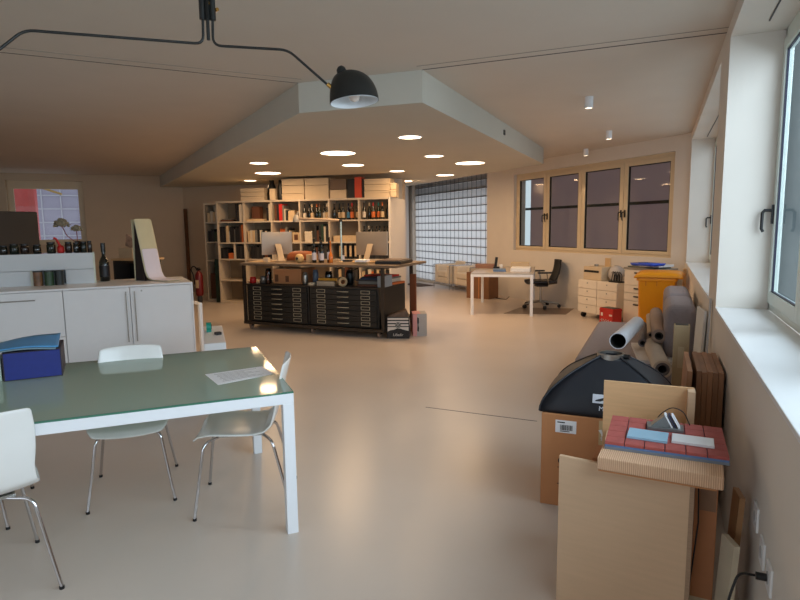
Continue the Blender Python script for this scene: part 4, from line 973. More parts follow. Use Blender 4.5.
# brown board and cartons by the bench end
brp = at_z(408.5, 311, 0)
tag(MB().box((-.045, 0, 0), (.045, .03, .86)).build('upright_board', wood, None, (-3.30, 7.85, 0), -.05), 'narrow reddish brown board standing behind the striped carton', 'board')
f0, f1 = at_z(387, 338.5, 0), at_z(409.5, 338.5, 0); fa = math.atan2(f1.y - f0.y, f1.x - f0.x); fw = (f1 - f0).length
sc = thing('striped_carton', 'black and white striped carton with a round emblem by the bench', 'carton', f0, fa)
whc = mat('carton_white', (216, 206, 196), .6, noise=.03); dkc = mat('carton_black', (26, 22, 24), .5, noise=.1)
MB().box((0, 0, 0), (fw, .30, .30)).build('body', dkc, sc)
m = MB()
for k in range(4): m.box((.012, -.002, .132 + k * .044), (fw - .012, 0, .132 + k * .044 + (.026 if k else .030)))
m.box((.012, -.002, .10), (fw - .012, -.0001, .134)); m.build('stripes', whc, sc)
MB().cyl((fw * .5, -.004, .19), (fw * .5, -.002, .19), .042, n=28).build('emblem', dkc, sc)
m = MB().pipe((fw * .5, -.0055, .19), (fw * .5, -.004, .19), .034, .029, 28); m.pipe((fw * .5, -.0055, .19), (fw * .5, -.004, .19), .015, .010, 20); m.build('emblem_ring', whc, sc)
MB().prism([(0.012, .10), (.05, .118), (.10, .125), (fw * .45, .145), (fw * .6, .14), (fw * .8, .12), (fw - .012, .108), (fw - .012, .0), (.012, 0)], 0, .0012, 0, Matrix.Translation((0, -.0022, 0)) @ Matrix.Rotation(PI / 2, 4, 'X')).build('landscape_print', dkc, sc)
text_part('Lilledir', .052, whc, sc, (fw * .5, -.0045, .052), (PI / 2, 0, 0))
MB().box((fw, .03, .18), (fw + .002, .10, .27)).build('side_label', whc, sc)
tag(MB().add([(0, 0, 0), (fw * .95, 0, 0), (fw * .95, .26, 0), (0, .26, 0), (.1, .02, .05), (fw * .9, .03, .09), (fw * .8, .2, .10), (.06, .2, .04)], [(0, 3, 2, 1), (4, 5, 6, 7), (0, 1, 5, 4), (1, 2, 6, 5), (2, 3, 7, 6), (3, 0, 4, 7)]).build('crumpled_wrapping', mat('wrapping_brown', (90, 70, 56), .6, noise=.4, scale=14, bump=.5), None, f0 + Vector((0, 0, .301)), fa), 'crumpled brown wrapping heaped on the striped carton', 'wrapping')
f2 = at_z(411, 336, 0) + Vector((.03, .0, 0))
pc = thing('pink_carton', 'pink and grey carton with a dark wavy mark beside the striped one', 'carton', f2, fa + .12)
MB().box((0, 0, 0), (.115, .30, .32)).build('body', mat('carton_pink', (216, 150, 146), .6, noise=.05), pc)
MB().box((.1155, .0, 0), (.2, .30, .32)).box((.060, -.0012, 0), (.1155, 0, .32)).build('grey_side', mat('carton_grey', (176, 168, 162), .6, noise=.04), pc)
MB().prism([(.062, .08), (.085, .06), (.088, .12), (.080, .16), (.088, .20), (.086, .26), (.064, .27), (.062, .2), (.068, .16)], 0, .0012, 0, Matrix.Translation((0, -.0013, 0)) @ Matrix.Rotation(PI / 2, 4, 'X')).build('wavy_mark', dkc, pc)

# ================================================================ FAR END: ARMCHAIRS, DESK, CABINETS
crm = mat('cream_leather', (232, 220, 202), .45, noise=.03)
def armchair(loc, rz, label):
    t = thing('armchair', label, 'armchair', loc, rz, 'cube armchairs by the glass blocks')
    W_, D_, Hh = .76, .68, .62
    m = MB()
    for x in (0, W_):
        for y in (0, D_): m.cyl((x, y, 0), (x, y, Hh - .02), .011, n=8)
        m.tube([(x, 0, Hh - .02), (x, D_, Hh - .02)], .011); m.tube([(x, 0, .10), (x, D_, .10)], .009)
    m.tube([(0, D_, Hh - .02), (W_, D_, Hh - .02)], .011); m.tube([(0, 0, .14), (W_, 0, .14)], .009); m.tube([(0, D_, .14), (W_, D_, .14)], .009)
    m.build('tube_frame', chrome, t)
    MB().box((.16, .01, .15), (W_ - .16, D_ - .15, .30)).build('seat_base', crm, t, bev=.025)
    MB().box((.16, 0, .305), (W_ - .16, D_ - .15, .45)).build('seat_cushion', crm, t, bev=.03)
    MB().box((.16, D_ - .145, .15), (W_ - .16, D_ - .02, .68)).build('back_cushion', crm, t, bev=.03)
    for x in (.015, W_ - .15): MB().box((x, .01, .15), (x + .135, D_ - .02, .60)).build('arm_cushion', crm, t, bev=.03)
ac = at_z(434, 287.5, 0); armchair(ac, math.radians(-40) , 'cream cube armchair nearer the glass blocks')
ac2 = at_z(451, 290.5, 0); armchair(ac2 + Vector((.05, .0, 0)), math.radians(-40), 'cream cube armchair next to the white desk')
# dark mat on the floor by the glass
tag(MB().box((0, 0, 0), (.9, .5, .008)).build('floor_mat', mat('mat_dark', (90, 70, 60), .9, noise=.1, scale=40), None, at_z(404, 284.5, 0) + Vector((-.1, .1, 0)), math.radians(-38)), 'dark door mat on the floor before the glass blocks', 'mat')

D0, D1, D2 = Vector((-2.99, 9.72, 0)), Vector((-1.97, 9.90, 0)), Vector((-3.27, 11.6, 0))
da = math.atan2(D1.y - D0.y, D1.x - D0.x); dw = (D1 - D0).length + .03; ddp = 1.75
dk = thing('white_desk', 'white metal desk with slender legs before the office chair', 'desk', D0, da)
MB().box((0, 0, .715), (dw, ddp, .735)).build('desktop', mat('desk_top_grey', (176, 168, 158), .25, noise=.02), dk)
MB().box((0, 0, .67), (dw, .04, .715)).box((0, ddp - .04, .67), (dw, ddp, .715)).box((0, .04, .67), (.04, ddp - .04, .715)).box((dw - .04, .04, .67), (dw, ddp - .04, .715)).build('frame', whitem, dk)
for x in (0, dw - .05):
    for y in (0, ddp - .05): MB().box((x, y, 0), (x + .05, y + .05, .67)).build('leg', whitem, dk)
def dp(x, y, z=.7355): return D0 + Matrix.Rotation(da, 3, 'Z') @ Vector((x, y, z))
boxo('document_stack', 'white stack of documents on the desk near its corner', 'paper', dp(.66, .4), da, (.34, .5, .06), paper)
boxo('document_stack', 'blue topped pile of magazines in the middle of the desk', 'magazines', dp(.36, .35), da + .1, (.22, .35, .035), mat('mag_blue', (90, 120, 160), .4, noise=.2, scale=9))
boxo('storage_box', 'orange brown box with dark base on the far side of the desk', 'box', dp(-.06, 1.2), da, (.36, .34, .07), mat('box_rust', (144, 104, 84), .6, noise=.05))
boxo('storage_box', 'cream box file on top of the desk near the chair side', 'box', dp(.62, 1.15), da, (.34, .3, .11), boxw)
t = thing('desk_phone', 'black cordless phone standing in its cradle on the desk', 'phone', dp(.34, 1.2), da); MB().box((-.05, -.05, 0), (.09, .06, .03)).build('cradle', blackp, t, bev=.005); MB().ob((-.0, 0, .12), (.05, .03, .19), (0, .12, 0)).build('handset', blackp, t, bev=.006)
cp_ = thing('paper_cup', 'small white cup beside the cordless phone', 'cup', dp(.44, 1.15), da); MB().lathe([(.025, 0), (.035, .08), (.033, .08), (.024, .004)], n=16).build('cup_body', paper, cp_)
bx = at_z(476, 296, 0); ba = math.radians(-15)
t = thing('moving_carton', 'large brown carton on the floor under the far desk end', 'carton', Vector((-3.80, 12.05, 0)), ba)
MB().box((0, 0, 0), (.56, .40, .56)).build('body', mat('carton_deep', (128, 90, 62), .8, noise=.06), t, bev=.004); MB().box((.3, -.002, 0), (.32, .0, .58)).build('tape', cardb, t)
# cable on the floor under the desk
cab_pts = [at_z(*q, .006) for q in ((512, 288), (510, 296), (506, 299.5), (499, 298.5), (492, 297))]
tag(MB().tube(bend(cab_pts, .1), .008, 6).build('floor_cable', blackp), 'thin dark cable looping on the floor under the desk', 'cable')
# chair mat and office chair
ms_ = [at_z(*q, 0) for q in ((504, 313.5), (566, 314.5), (574, 305), (520, 304))]
ms_ = [v * .955 if k > 1 else v for k, v in enumerate(ms_)]; mo_ = (ms_[0] + ms_[2]) / 2; mo_.z = 0
tag(MB().prism([((v - mo_).x, (v - mo_).y) for v in ms_], 0, .004).build('chair_mat', mat('mat_grey', (120, 100, 84), .35, noise=.05), None, mo_), 'grey plastic mat under the office chair', 'mat')
oc = at_z(541, 309.5, 0) + Vector((-.06, .26, .0045))
och = thing('office_chair', 'black office swivel chair with armrests on a five star base', 'office chair', oc, math.radians(205))
# local +x faces the desk side
for k in range(5):
    a = 2 * PI * k / 5 + .3
    e = Vector((math.cos(a) * .34, math.sin(a) * .34, .08))
    lg = MB().tube([(0, 0, .12), e * .6 + Vector((0, 0, .05)), e], [.022, .018, .014], 8).build('base_leg', steel, och)
    MB().cyl(e + Vector((-math.sin(a) * .025, math.cos(a) * .025, -.045)), e + Vector((math.sin(a) * .025, -math.cos(a) * .025, -.045)), .033, n=14).build('caster', blackp, lg)
MB().cyl((0, 0, .09), (0, 0, .42), .024).build('gas_column', steel, och)
MB().box((-.12, -.09, .40), (.10, .09, .45)).build('mechanism', blackp, och, bev=.01)
MB().grid(lambda u, v: (-.24 + .50 * u, (v - .5) * .46, .475 + .02 * (2 * v - 1) ** 2 - .04 * max(0, u - .8) * 4 * (u - .8)), 12, 10).build('seat', blackp, och, solid=.05)
MB().grid(lambda u, v: (-.25 - .11 * v - .03 * math.sin(PI * v) + .05 * (2 * u - 1) ** 2, (u - .5) * (.42 - .06 * v), .48 + .42 * v), 10, 14).build('backrest', mat('mesh_black', (22, 22, 22), .7, noise=.1), och, solid=.025)
for s_ in (-1, 1):
    MB().tube([(-.10, s_ * .20, .45), (-.06, s_ * .27, .52), (-.04, s_ * .27, .66)], .013).build('arm_support', steel, och)
    MB().box((-.14, s_ * .27 - .035, .66), (.13, s_ * .27 + .035, .69)).build('armrest', blackp, och, bev=.01)
MB().tube([(-.10, 0, .43), (-.30, 0, .46), (-.32, 0, .60)], .02).build('back_support', steel, och)

# drawer unit on casters with printer etc.
e0, e1 = at_z(577, 317, 0), at_z(623, 325, 0)
c0 = Vector((-1.23, 10.14, 0)); ea = math.radians(-42); ew = .88
du_ = thing('drawer_cabinet', 'cream drawer cabinet on casters below the far window', 'drawer cabinet', c0, ea)
MB().box((0, .02, .09), (ew, .48, .64)).build('carcass', crm, du_)
for x in (.06, ew - .06):
    for y in (.08, .42): MB().cyl((x - .02, y, .045), (x + .02, y, .045), .045, n=16).build('caster', blackp, du_)
for cxx in range(2):
    for k in range(4):
        z0 = .095 + k * .135
        d = MB().box((cxx * ew / 2 + .006, 0, z0 + .004), ((cxx + 1) * ew / 2 - .006, .018, z0 + .131)).build('drawer', crm, du_, bev=.002)
        MB().cyl((cxx * ew / 2 + ew / 4, -.004, z0 + .09), (cxx * ew / 2 + ew / 4, 0, z0 + .09), .012, n=12).build('lock', steel, d)
def dup_(x, y, z): return c0 + Matrix.Rotation(ea, 3, 'Z') @ Vector((x, y, z))
pr = thing('label_printer', 'cream desktop printer with a dark slot on the drawer cabinet', 'printer', dup_(.05, .06, .6405), ea)
MB().box((0, 0, 0), (.42, .34, .22)).build('casing', boxw, pr, bev=.01); MB().box((.02, -.004, .125), (.36, 0, .16)).build('paper_slot', black, pr)
MB().box((.28, .20, .22), (.40, .22, .36)).build('paper_support', cardl, pr); MB().cyl((.14, .15, .22), (.14, .15, .25), .035, n=18).build('roll_cover', steel, pr)
m = MB()
def bag(u, v):
    a = 2 * PI * u; r = .15 * math.sin(PI * min(.97, v * .93 + .04)) ** .55 * (1 + .09 * math.sin(5 * a + 6 * v))
    return (r * math.cos(a), r * .75 * math.sin(a), v * .25)
tag(MB().grid(bag, 24, 12).build('plastic_bag', mat('pale_plastic', (186, 178, 172), .35, noise=.06), None, dup_(.61, .24, .6405), ea), 'puffy pale plastic bag beside the cream printer', 'bag')
m = MB()
for k in range(9): m.tube([(.02 * k - .08, .03 * (k % 3) - .03, 0), (.02 * k - .07, .02 * (k % 3) - .02, .11), (.022 * k - .1, .0, .16 + .01 * (k % 2))], .007, 6)
m.box((-.11, -.06, -.0), (.11, .06, .02))
tag(m.build('bottle_rack', blackp, None, dup_(.76, .10, .6405), ea), 'black wire rack of hooked loops on the drawer cabinet', 'rack')
# red gift bag
rb0 = at_z(601.5, 323, 0); rbv = Vector((-.83, 9.62, 0))
rb = thing('red_crate', 'red printed carrier box on the floor before the drawer cabinet', 'carrier box', (-.80, 9.28, 0), ea)
MB().box((0, 0, 0), (.27, .18, .29)).box((-.004, -.004, .255), (.274, .184, .27)).build('body', red, rb); MB().box((.015, .015, .29), (.255, .165, .295)).build('dark_opening', black, rb)
m = MB(); sw = mat('script_white', (232, 214, 206), .6)
m.tube([(.03, -.003, .10), (.06, -.003, .13), (.05, -.003, .09), (.09, -.003, .12), (.11, -.003, .09), (.14, -.003, .125), (.15, -.003, .09), (.19, -.003, .12), (.20, -.003, .09), (.25, -.003, .11)], .004, 6)
m.box((.03, -.002, .17), (.07, 0, .22)).box((.2, -.002, .18), (.26, 0, .205)); m.build('white_script', sw, rb)
# tall filing cabinet with things on top
k0 = Vector((-.47, 9.40, 0)); kw = .60
fc = thing('filing_cabinet', 'tall cream filing cabinet half hidden by the yellow bin', 'filing cabinet', k0, ea)
MB().box((0, .02, 0), (kw, .40, .88)).build('carcass', crm, fc); MB().box((-.01, -.01, .88), (kw + .01, .41, .905)).build('top_board', mat('grey_top', (150, 142, 130), .4, noise=.03), fc)
for cxx in range(2):
    for (a, b) in ((.01, .40), (.41, .52), (.53, .64), (.645, .875)):
        d = MB().box((cxx * kw / 2 + .005, 0, a), ((cxx + 1) * kw / 2 - .005, .018, b)).build('drawer', crm, fc, bev=.002)
        MB().box((cxx * kw / 2 + .20, -.012, b - .055), (cxx * kw / 2 + .34, 0, b - .035)).build('handle', dgrey, d)
def fp(x, y, z): return k0 + Matrix.Rotation(ea, 3, 'Z') @ Vector((x, y, z))
boxo('paper_stack', 'dark green portfolio lying on the filing cabinet top', 'portfolio', fp(.02, .04, .9055), ea, (.5, .33, .02), mat('olive', (96, 96, 84), .5, noise=.05))
boxo('paper_stack', 'white and grey papers piled on the filing cabinet end', 'paper', fp(.22, .05, .9265), ea, (.37, .30, .035), mat('white_papers', (214, 214, 214), .6, noise=.06, scale=12))

# blue crate on a stool behind bin
wl_ = at_z(640, 330, 0)
b0_ = Vector((-.235, 8.62, 0)); ya = math.radians(-32)
yb = thing('wheelie_bin', 'yellow wheeled recycling bin with a rounded lid', 'bin', (.0, 8.3, 0), math.radians(-4))
ylw = mat('bin_yellow', (232, 148, 10), .4, noise=.03)
m = MB()
def rr(w, d, z, r=.04, n=4):
    out = []
    for (cx_, cy_, a0) in ((w / 2 - r, -d / 2 + r, -PI / 2), (w / 2 - r, d / 2 - r, 0), (-w / 2 + r, d / 2 - r, PI / 2), (-w / 2 + r, -d / 2 + r, PI)):
        for k in range(n + 1):
            a = a0 + (PI / 2) * k / n; out.append((cx_ + r * math.cos(a), cy_ + r * math.sin(a), z))
    return out
def loft(mb_, secs, mi=0):
    n = len(secs[0]); vs = [p for s_ in secs for p in s_]
    fs = [(k * n + i, k * n + (i + 1) % n, (k + 1) * n + (i + 1) % n, (k + 1) * n + i) for k in range(len(secs) - 1) for i in range(n)]
    fs += [tuple(reversed(range(n))), tuple(range((len(secs) - 1) * n, len(secs) * n))]
    mb_.add(vs, fs, mi, True); return mb_
loft(m, [rr(.38, .40, .03), rr(.40, .43, .08), rr(.44, .50, .82), rr(.48, .54, .825), rr(.48, .54, .87)]).build('bin_body', ylw, yb, bev=.003)
m = MB(); m.box((-.13, -.256, .76), (-.12, -.243, .82)).box((.0, -.256, .76), (.01, -.243, .82)); m.build('rib', mat('bin_yellow_dark', (206, 120, 8), .4, noise=.02), yb)
def lidf(u, v):
    x = -.27 + .58 * u; y = -.30 + .62 * v
    e = (1 - abs(2 * u - 1) ** 5) * (1 - abs(2 * v - 1) ** 5)
    return (x, y, .875 + .065 * max(0, e) ** .5)
MB().grid(lidf, 20, 18).build('lid', ylw, yb, solid=.02, off=-1)
MB().tube([(-.2, .31, .86), (-.2, .36, .90), (.22, .36, .90), (.22, .31, .86)], .015).build('handle', ylw, yb)
for s_ in (-1, 1): MB().cyl((s_ * .19, .22, .07), (s_ * .23, .22, .07), .07, n=20).build('wheel', blackp, yb)
tag(loft(MB(), [rr(.38, .26, 0), rr(.42, .30, .035)]).build('blue_crate_lid', mat('crate_blue', (20, 70, 190), .4, noise=.04), None, fp(.40, .0, .941) + Vector((.03, -.19, .0215)), ea), 'bright blue plastic lid lying between filing cabinet and yellow bin', 'lid')

# ================================================================ SOFA AND ROLLS ALONG THE WINDOW WALL
sofam = mat('sofa_grey', (142, 132, 134), .9, noise=.05, scale=40, bump=.15)
sf = thing('sofa', 'grey fabric sofa bench along the window wall loaded with rolls', 'sofa', (-.65, 5.2, 0), 0)
SLn = 2.1
MB().box((0, 0, .16), (.96, SLn, .40)).build('seat', sofam, sf, bev=.06, seg=4)
MB().box((.06, .05, .05), (.88, SLn - .05, .16)).build('base', dgrey, sf)
for x in (.08, .8):
    for y in (.08, SLn - .12): MB().box((x, y, 0), (x + .04, y + .04, .05)).build('foot', steel, sf)
def cushion(y0, w_, lab=None):
    MB().box((.71, y0, .405), (.96, y0 + w_, .875)).build('back_cushion', sofam, sf, bev=.075, seg=5)
cushion(.08, .80); cushion(1.0, .85)
def roll(name, label, cat, a, b, ro, ri, mo_, mi_, rolls=True):
    a = Vector(a); b = Vector(b)
    t = thing(name, label, cat, a)
    MB().pipe((0, 0, 0), b - a, ro, ri + .0, 28, 0, 1).build('roll_body', [mo_, mi_], t)
    if rolls: MB().pipe(( (b - a) * .004), (b - a) * .996, ri * .98, ri * .62, 20, 0, 0).build('inner_layer', mi_, t)
    return t
wrl = mat('white_tube', (206, 208, 214), .45, noise=.04, scale=30)
dint = mat('roll_inner_dark', (50, 46, 42), .8, noise=.1)
zs = .405
def rp(px, py, z): return at_z(px, py, z)
def rollpx(name, label, cat, q0, q1, z0, z1, ro, ri, a_, b_):
    p0, p1 = rp(*q0, z0), rp(*q1, z1); return roll(name, label, cat, p0, p1, ro, ri, a_, b_)
roll('poster_tube', 'white open tube lying across the sofa seat', 'tube', rp(618, 341, zs + .30), rp(637, 323, zs + .24), .060, .054, wrl, dint, False)
rollpx('fabric_roll', 'narrow grey roll beside the white tube', 'roll', (642.5, 343), (643, 325), zs + .10, zs + .10, .036, .022, mat('roll_grey', (110, 104, 106), .8, noise=.05), dint)
rollpx('fabric_roll', 'thin beige roll between the grey roll and the dark lined one', 'roll', (650.5, 335), (649, 316), zs + .12, zs + .12, .030, .015, mat('roll_beige', (170, 152, 134), .8, noise=.05), dint)
rollpx('fabric_roll', 'brown beige roll with a thick dark lining leaning on the cushion', 'roll', (659, 336), (656, 313), zs + .20, zs + .24, .058, .034, mat('roll_taupe', (150, 130, 118), .8, noise=.05), mat('lining_black', (28, 26, 26), .8, noise=.1))
rollpx('fabric_roll', 'fat pale roll with grey lined end lying in front', 'roll', (662.5, 369.5), (652, 345), zs + .07, zs + .075, .066, .050, mat('roll_pale', (190, 176, 160), .8, noise=.05), mat('lining_grey', (96, 92, 94), .8, noise=.1))
# panels wrapped beside
tag(MB().box((0, 0, 0), (.30, .75, .03)).build('white_sheet_stack', mat('sheet_white', (206, 202, 200), .6, noise=.04), None, (-.12, 5.1, .4015), .12), 'pale flat sheet lying on the sofa under the rolls', 'sheet')
def lean_box(name, label, cat, p, size, lean, m_, rz=0, parts=None):
    o = MB().ob((0, 0, size[2] / 2), size).build(name, m_, None, p, 0, bev=.002)
    o.rotation_euler = (lean[0], lean[1], rz); return tag(o, label, cat)
# beige long box standing
t0 = on_plane(685, 388, (-1, 4.75), (1, 4.75)); t1 = on_plane(690, 327, (-1, 4.75), (1, 4.75))
t = thing('tube_box', 'tall narrow beige cardboard box standing by the wood samples', 'box', (.165, 4.4, 0), 0)
MB().box((-.05, 0, 0), (.05, .09, .85)).build('body', mat('beige_card', (160, 138, 104), .7, noise=.04), t, bev=.002)
MB().box((-.04, .01, .85), (.04, .08, .853)).build('dark_opening', blackp, t); MB().box((-.02, -.001, .55), (.02, 0, .70)).build('pale_print', mat('beige_card2', (176, 156, 124), .7), t)
# parquet samples: one leaning board and a bundle
oak = wave_mat('oak_boards', (86, 52, 30), (120, 78, 46), 9, .5, 'X', 2.0)
oak2 = mat('oak_edge', (140, 96, 60), .5, noise=.12, scale=12, aniso=(1, 1, .15))
for k in range(6):
    x = .20 + .0265 * k
    o = MB().box((-.0128, -.27, 0), (.0128, .27, .745 + .004 * (k % 2))).build('wood_sample', mat('oak_%d' % (k % 3), [(160, 112, 78), (138, 96, 66), (148, 104, 72)][k % 3], .5, noise=.15, scale=14, aniso=(1, 1, .12)), None, (x, 3.75 + .004 * (k % 2), 0), 0, bev=.0012)
    if k == 0: o.location = (.158, 3.75, .0); o.rotation_euler = (0, .03, 0)
    tag(o, 'brown oak board sample, %s of the upright row by the window wall' % (['leaning outermost one', 'second', 'third', 'fourth', 'fifth', 'innermost'][k]), 'wood sample', 'upright oak board samples')
# white panels leaning under the far window corner
for k, (x, y, h_) in enumerate(((.285, 4.80, .90), (.325, 4.80, .88))):
    o = MB().box((-.010, -.14, 0), (.010, .14, h_)).build('sample_sheet', mat('panel_white', (222, 220, 214), .5, noise=.03), None, (x, y + .15, 0), 0, bev=.002)
    o.rotation_euler = (0, .035, .12); tag(o, 'white sample panel leaning on the window wall, ' + ['outer one', 'inner one'][k], 'panel', 'white panels behind the oak boards')
o = MB().box((-.006, -.03, 0), (.006, .03, 1.02)).build('grey_strip', lgrey, None, (.325, 4.62, 0)); tag(o, 'thin pale strip standing above the white panels at the pier', 'strip')
o.rotation_euler = (0, .02, 0)
# cream board in the far corner
o = MB().box((-.02, -.09, 0), (.02, .09, .93)).build('corner_board', cardl, None, (.33, 8.85, 0)); tag(o, 'cream board standing under the far window sill', 'board'); 

# ================================================================ CARDBOARD BOX WITH SOFTBOX
q0 = at_z(540, 503, 0); 
ca = math.radians(2)
cb = thing('brown_carton', 'big brown cardboard box with a white barcode sticker', 'carton', (q0.x, q0.y, 0), ca)
cwd, cdp, chh = .69, .50, .525
MB().box((0, 0, 0), (cwd, cdp, chh)).build('body', cardb, cb, bev=.004)
MB().box((.30, -.0015, .33), (.43, 0, chh - .01)).build('clear_tape', mat('tape_glossy', (196, 170, 130), .2, noise=.03), cb)
st_ = MB().box((.075, -.0015, .425), (.185, 0, .495)).build('sticker', paper, cb)
m = MB(); x = .10
random.seed(3)
while x < .165: w_ = random.choice((.0015, .003, .004)); m.box((x, -.0025, .44), (x + w_, -.0015, .47)); x += w_ + random.choice((.002, .003))
m.box((.085, -.0025, .48), (.125, -.0015, .486)).box((.10, -.0025, .432), (.15, -.0015, .436)); m.build('barcode', blackp, st_)
m = MB().pipe((.115, -.0015, .265), (.115, 0, .265), .022, .010, 20); m.box((.09, -.0012, .225), (.3, 0, .228)).box((.105, -.0015, .16), (.117, 0, .20)).box((.09, -.0012, .13), (.3, 0, .134)); m.cyl((.111, -.0015, .212), (.111, 0, .212), .006); m.build('print', mat('print_dark', (40, 32, 28), .7), cb)
# crumpled tape at the box edge
m = MB(); random.seed(5)
tp_ = []
for k in range(6): m.add([(random.uniform(-.02, .07), random.uniform(-.03, 0), random.uniform(0, .06)) for _ in range(4)], [(0, 1, 2), (0, 2, 3)])
m.add([(-.03, -.012, .06), (-.015, -.01, .065), (.0, -.015, .02), (.06, -.02, .0), (.06, -.03, .035)], [(0, 1, 2), (2, 3, 4)])
tag(m.build('crumpled_tape', mat('tape_milky', (220, 216, 210), .3, noise=.05), None, (q0.x + .33, q0.y - .004, .41)), 'crumpled milky tape end sticking off the carton', 'tape')
tag(MB().box((0, -.03, 0), (.07, -.002, .02)).build('black_clip', blackp, None, (q0.x + .355, q0.y - .001, .385)), 'black clip under the crumpled tape', 'clip')
# softbox
sc_ = Vector((q0.x + .33, q0.y + .285, chh + .0035))
sbx = thing('softbox', 'black fabric softbox lying face down on the carton', 'softbox', sc_, math.radians(0))
fab = mat('softbox_black', (22, 24, 32), .55, noise=.12, scale=10)
NS = 4
SBW, SBD = .345, .27
def sboxp(u, v):
    k = int(u * 4) % 4; f_ = u * 4 - int(u * 4) if u < 1 else 0
    cs = [(-1, -1), (1, -1), (1, 1), (-1, 1)]
    a, b = cs[k], cs[(k + 1) % 4]
    x, y = a[0] + (b[0] - a[0]) * f_, a[1] + (b[1] - a[1]) * f_
    w_ = (1 - v ** 1.9)
    bul = 1 + .05 * math.sin(PI * f_) * math.sin(PI * v)
    return (x * (SBW * w_ + .05 * (1 - w_)) * bul, y * (SBD * w_ + .05 * (1 - w_)) * bul, .285 * v ** 1.0)
sk = MB().grid(sboxp, 32, 14)
sk.build('fabric_shell', fab, sbx, solid=.004)
m = MB()
for k in range(NS): m.tube([Vector(sboxp(k / NS + 1e-5, v / 12)) + Vector((0, 0, .004)) for v in range(13)], .006, 6)
m.build('rib_seams', mat('seam_black', (34, 36, 42), .5), sbx)
MB().pipe((0, 0, .27), (0, 0, .30), .075, .06, 28).build('speed_ring', steel, sbx); MB().cyl((.07, -.02, .288), (.10, -.03, .288), .014).build('ring_knob', blackp, sbx)
# emblem on the front panel: pale rectangle with a dark slanting mark
def onfab(u, v): return Vector(sboxp(u, v))
cen = Vector(onfab(.122, .34)); e_ = .01
rt = (onfab(.122 + e_, .34) - onfab(.122 - e_, .34)).normalized(); up_ = (onfab(.122, .34 + e_) - onfab(.122, .34 - e_)).normalized()
nrm = rt.cross(up_).normalized(); up_ = nrm.cross(rt); cen = cen + nrm * .006
R3 = Matrix((rt, up_, nrm)).transposed()
el = MB().add([cen + rt * x + up_ * y for x, y in ((-.06, -.024), (.06, -.024), (.06, .024), (-.06, .024))], [(0, 1, 2, 3)]).build('emblem_plate', mat('emblem_grey', (206, 210, 220), .5), sbx, solid=.002)
MB().add([cen + nrm * .003 + rt * x + up_ * y for x, y in ((-.045, -.014), (-.02, -.014), (.03, .008), (.028, -.014), (.05, -.014), (.052, .016), (.02, .016), (-.045, -.008))], [(0, 1, 2, 7), (2, 6, 7), (2, 3, 4, 5), (2, 5, 6)]).build('emblem_mark', fab, el, solid=.001)
tx = text_part('M S', .035, mat('emblem_grey', (0, 0, 0)), sbx, cen - up_ * .052, R3.to_euler())

# ================================================================ PLYWOOD STAND WITH ROOFING SAMPLE
ply = mat('birch_ply', (212, 178, 144), .5, noise=.03, scale=5, aniso=(1, 6, 12))
plye = mat('ply_edge', (160, 130, 104), .6, noise=.12, scale=30, aniso=(.3, .3, 6))
ps = thing('plywood_stand', 'birch plywood stand with a lower front panel and a higher back panel', 'stand', (-.335, 2.30, 0), math.radians(-9))
MB().box((0, 0, 0), (.475, .018, .63)).build('front_panel', ply, ps, bev=.0008)
MB().box((.4751, .0, 0), (.49, .018, .63)).build('front_edge', plye, ps)
pb = thing('plywood_board', 'upright birch plywood board standing behind the roofing sample', 'board', (-.215, 2.84, 0), math.radians(1))
MB().box((0, 0, 0), (.385, .015, .815)).build('panel', mat('ply_orange', (214, 170, 124), .5, noise=.06, scale=5, aniso=(1, 6, 12)), pb, bev=.0008)
MB().box((.355, -.06, 0), (.385, -.0001, .812)).build('side_panel', ply, pb, bev=.0008)
MB().box((.02, -.14, .56), (.334, -.0001, .575)).build('inner_shelf', ply, pb)
# small brown carton under the sample
t = thing('small_carton', 'brown cardboard box tucked under the roofing sample', 'carton', (-.22, 2.40, .1005), math.radians(-2))
MB().box((0, .0, 0), (.46, .16, .50)).build('body', mat('cardboard_deep', (190, 128, 86), .8, noise=.05), t, bev=.003)
MB().box((.40, -.0012, .36), (.455, 0, .50)).build('tape', mat('tape_brown', (150, 112, 84), .4), t)
tag(MB().box((-.22, 2.39, 0), (.23, 2.57, .10)).build('low_plinth', mat('plinth_ply', (206, 184, 150), .6, noise=.05)), 'pale wooden plinth under the small brown carton', 'plinth')
# corrugated block
bkx = [at_z(*q, .667) for q in ((597, 461.6), (724, 483), (725, 462), (605, 448))]
blk_a = math.atan2(bkx[1].y - bkx[0].y, bkx[1].x - bkx[0].x); bo = bkx[0]
corr = wave_mat('corrugated_card', (200, 154, 118), (228, 190, 156), 44, .8, 'X', 0, .5)
t = thing('corrugated_block', 'thick block of corrugated cardboard carrying the roofing sample', 'cardboard block', (bo.x, bo.y, .631), blk_a)
bwid = (bkx[1] - bkx[0]).length
MB().box((0, 0, .006), (bwid, .40, .055)).build('corrugated_core', corr, t, bev=.004)
MB().box((.005, .003, 0), (bwid - .02, .40, .0055)).build('bottom_sheet', cardb, t)
def bkp(x, y, z): return Vector((bo.x, bo.y, .631)) + Matrix.Rotation(blk_a, 3, 'Z') @ Vector((x, y, z))
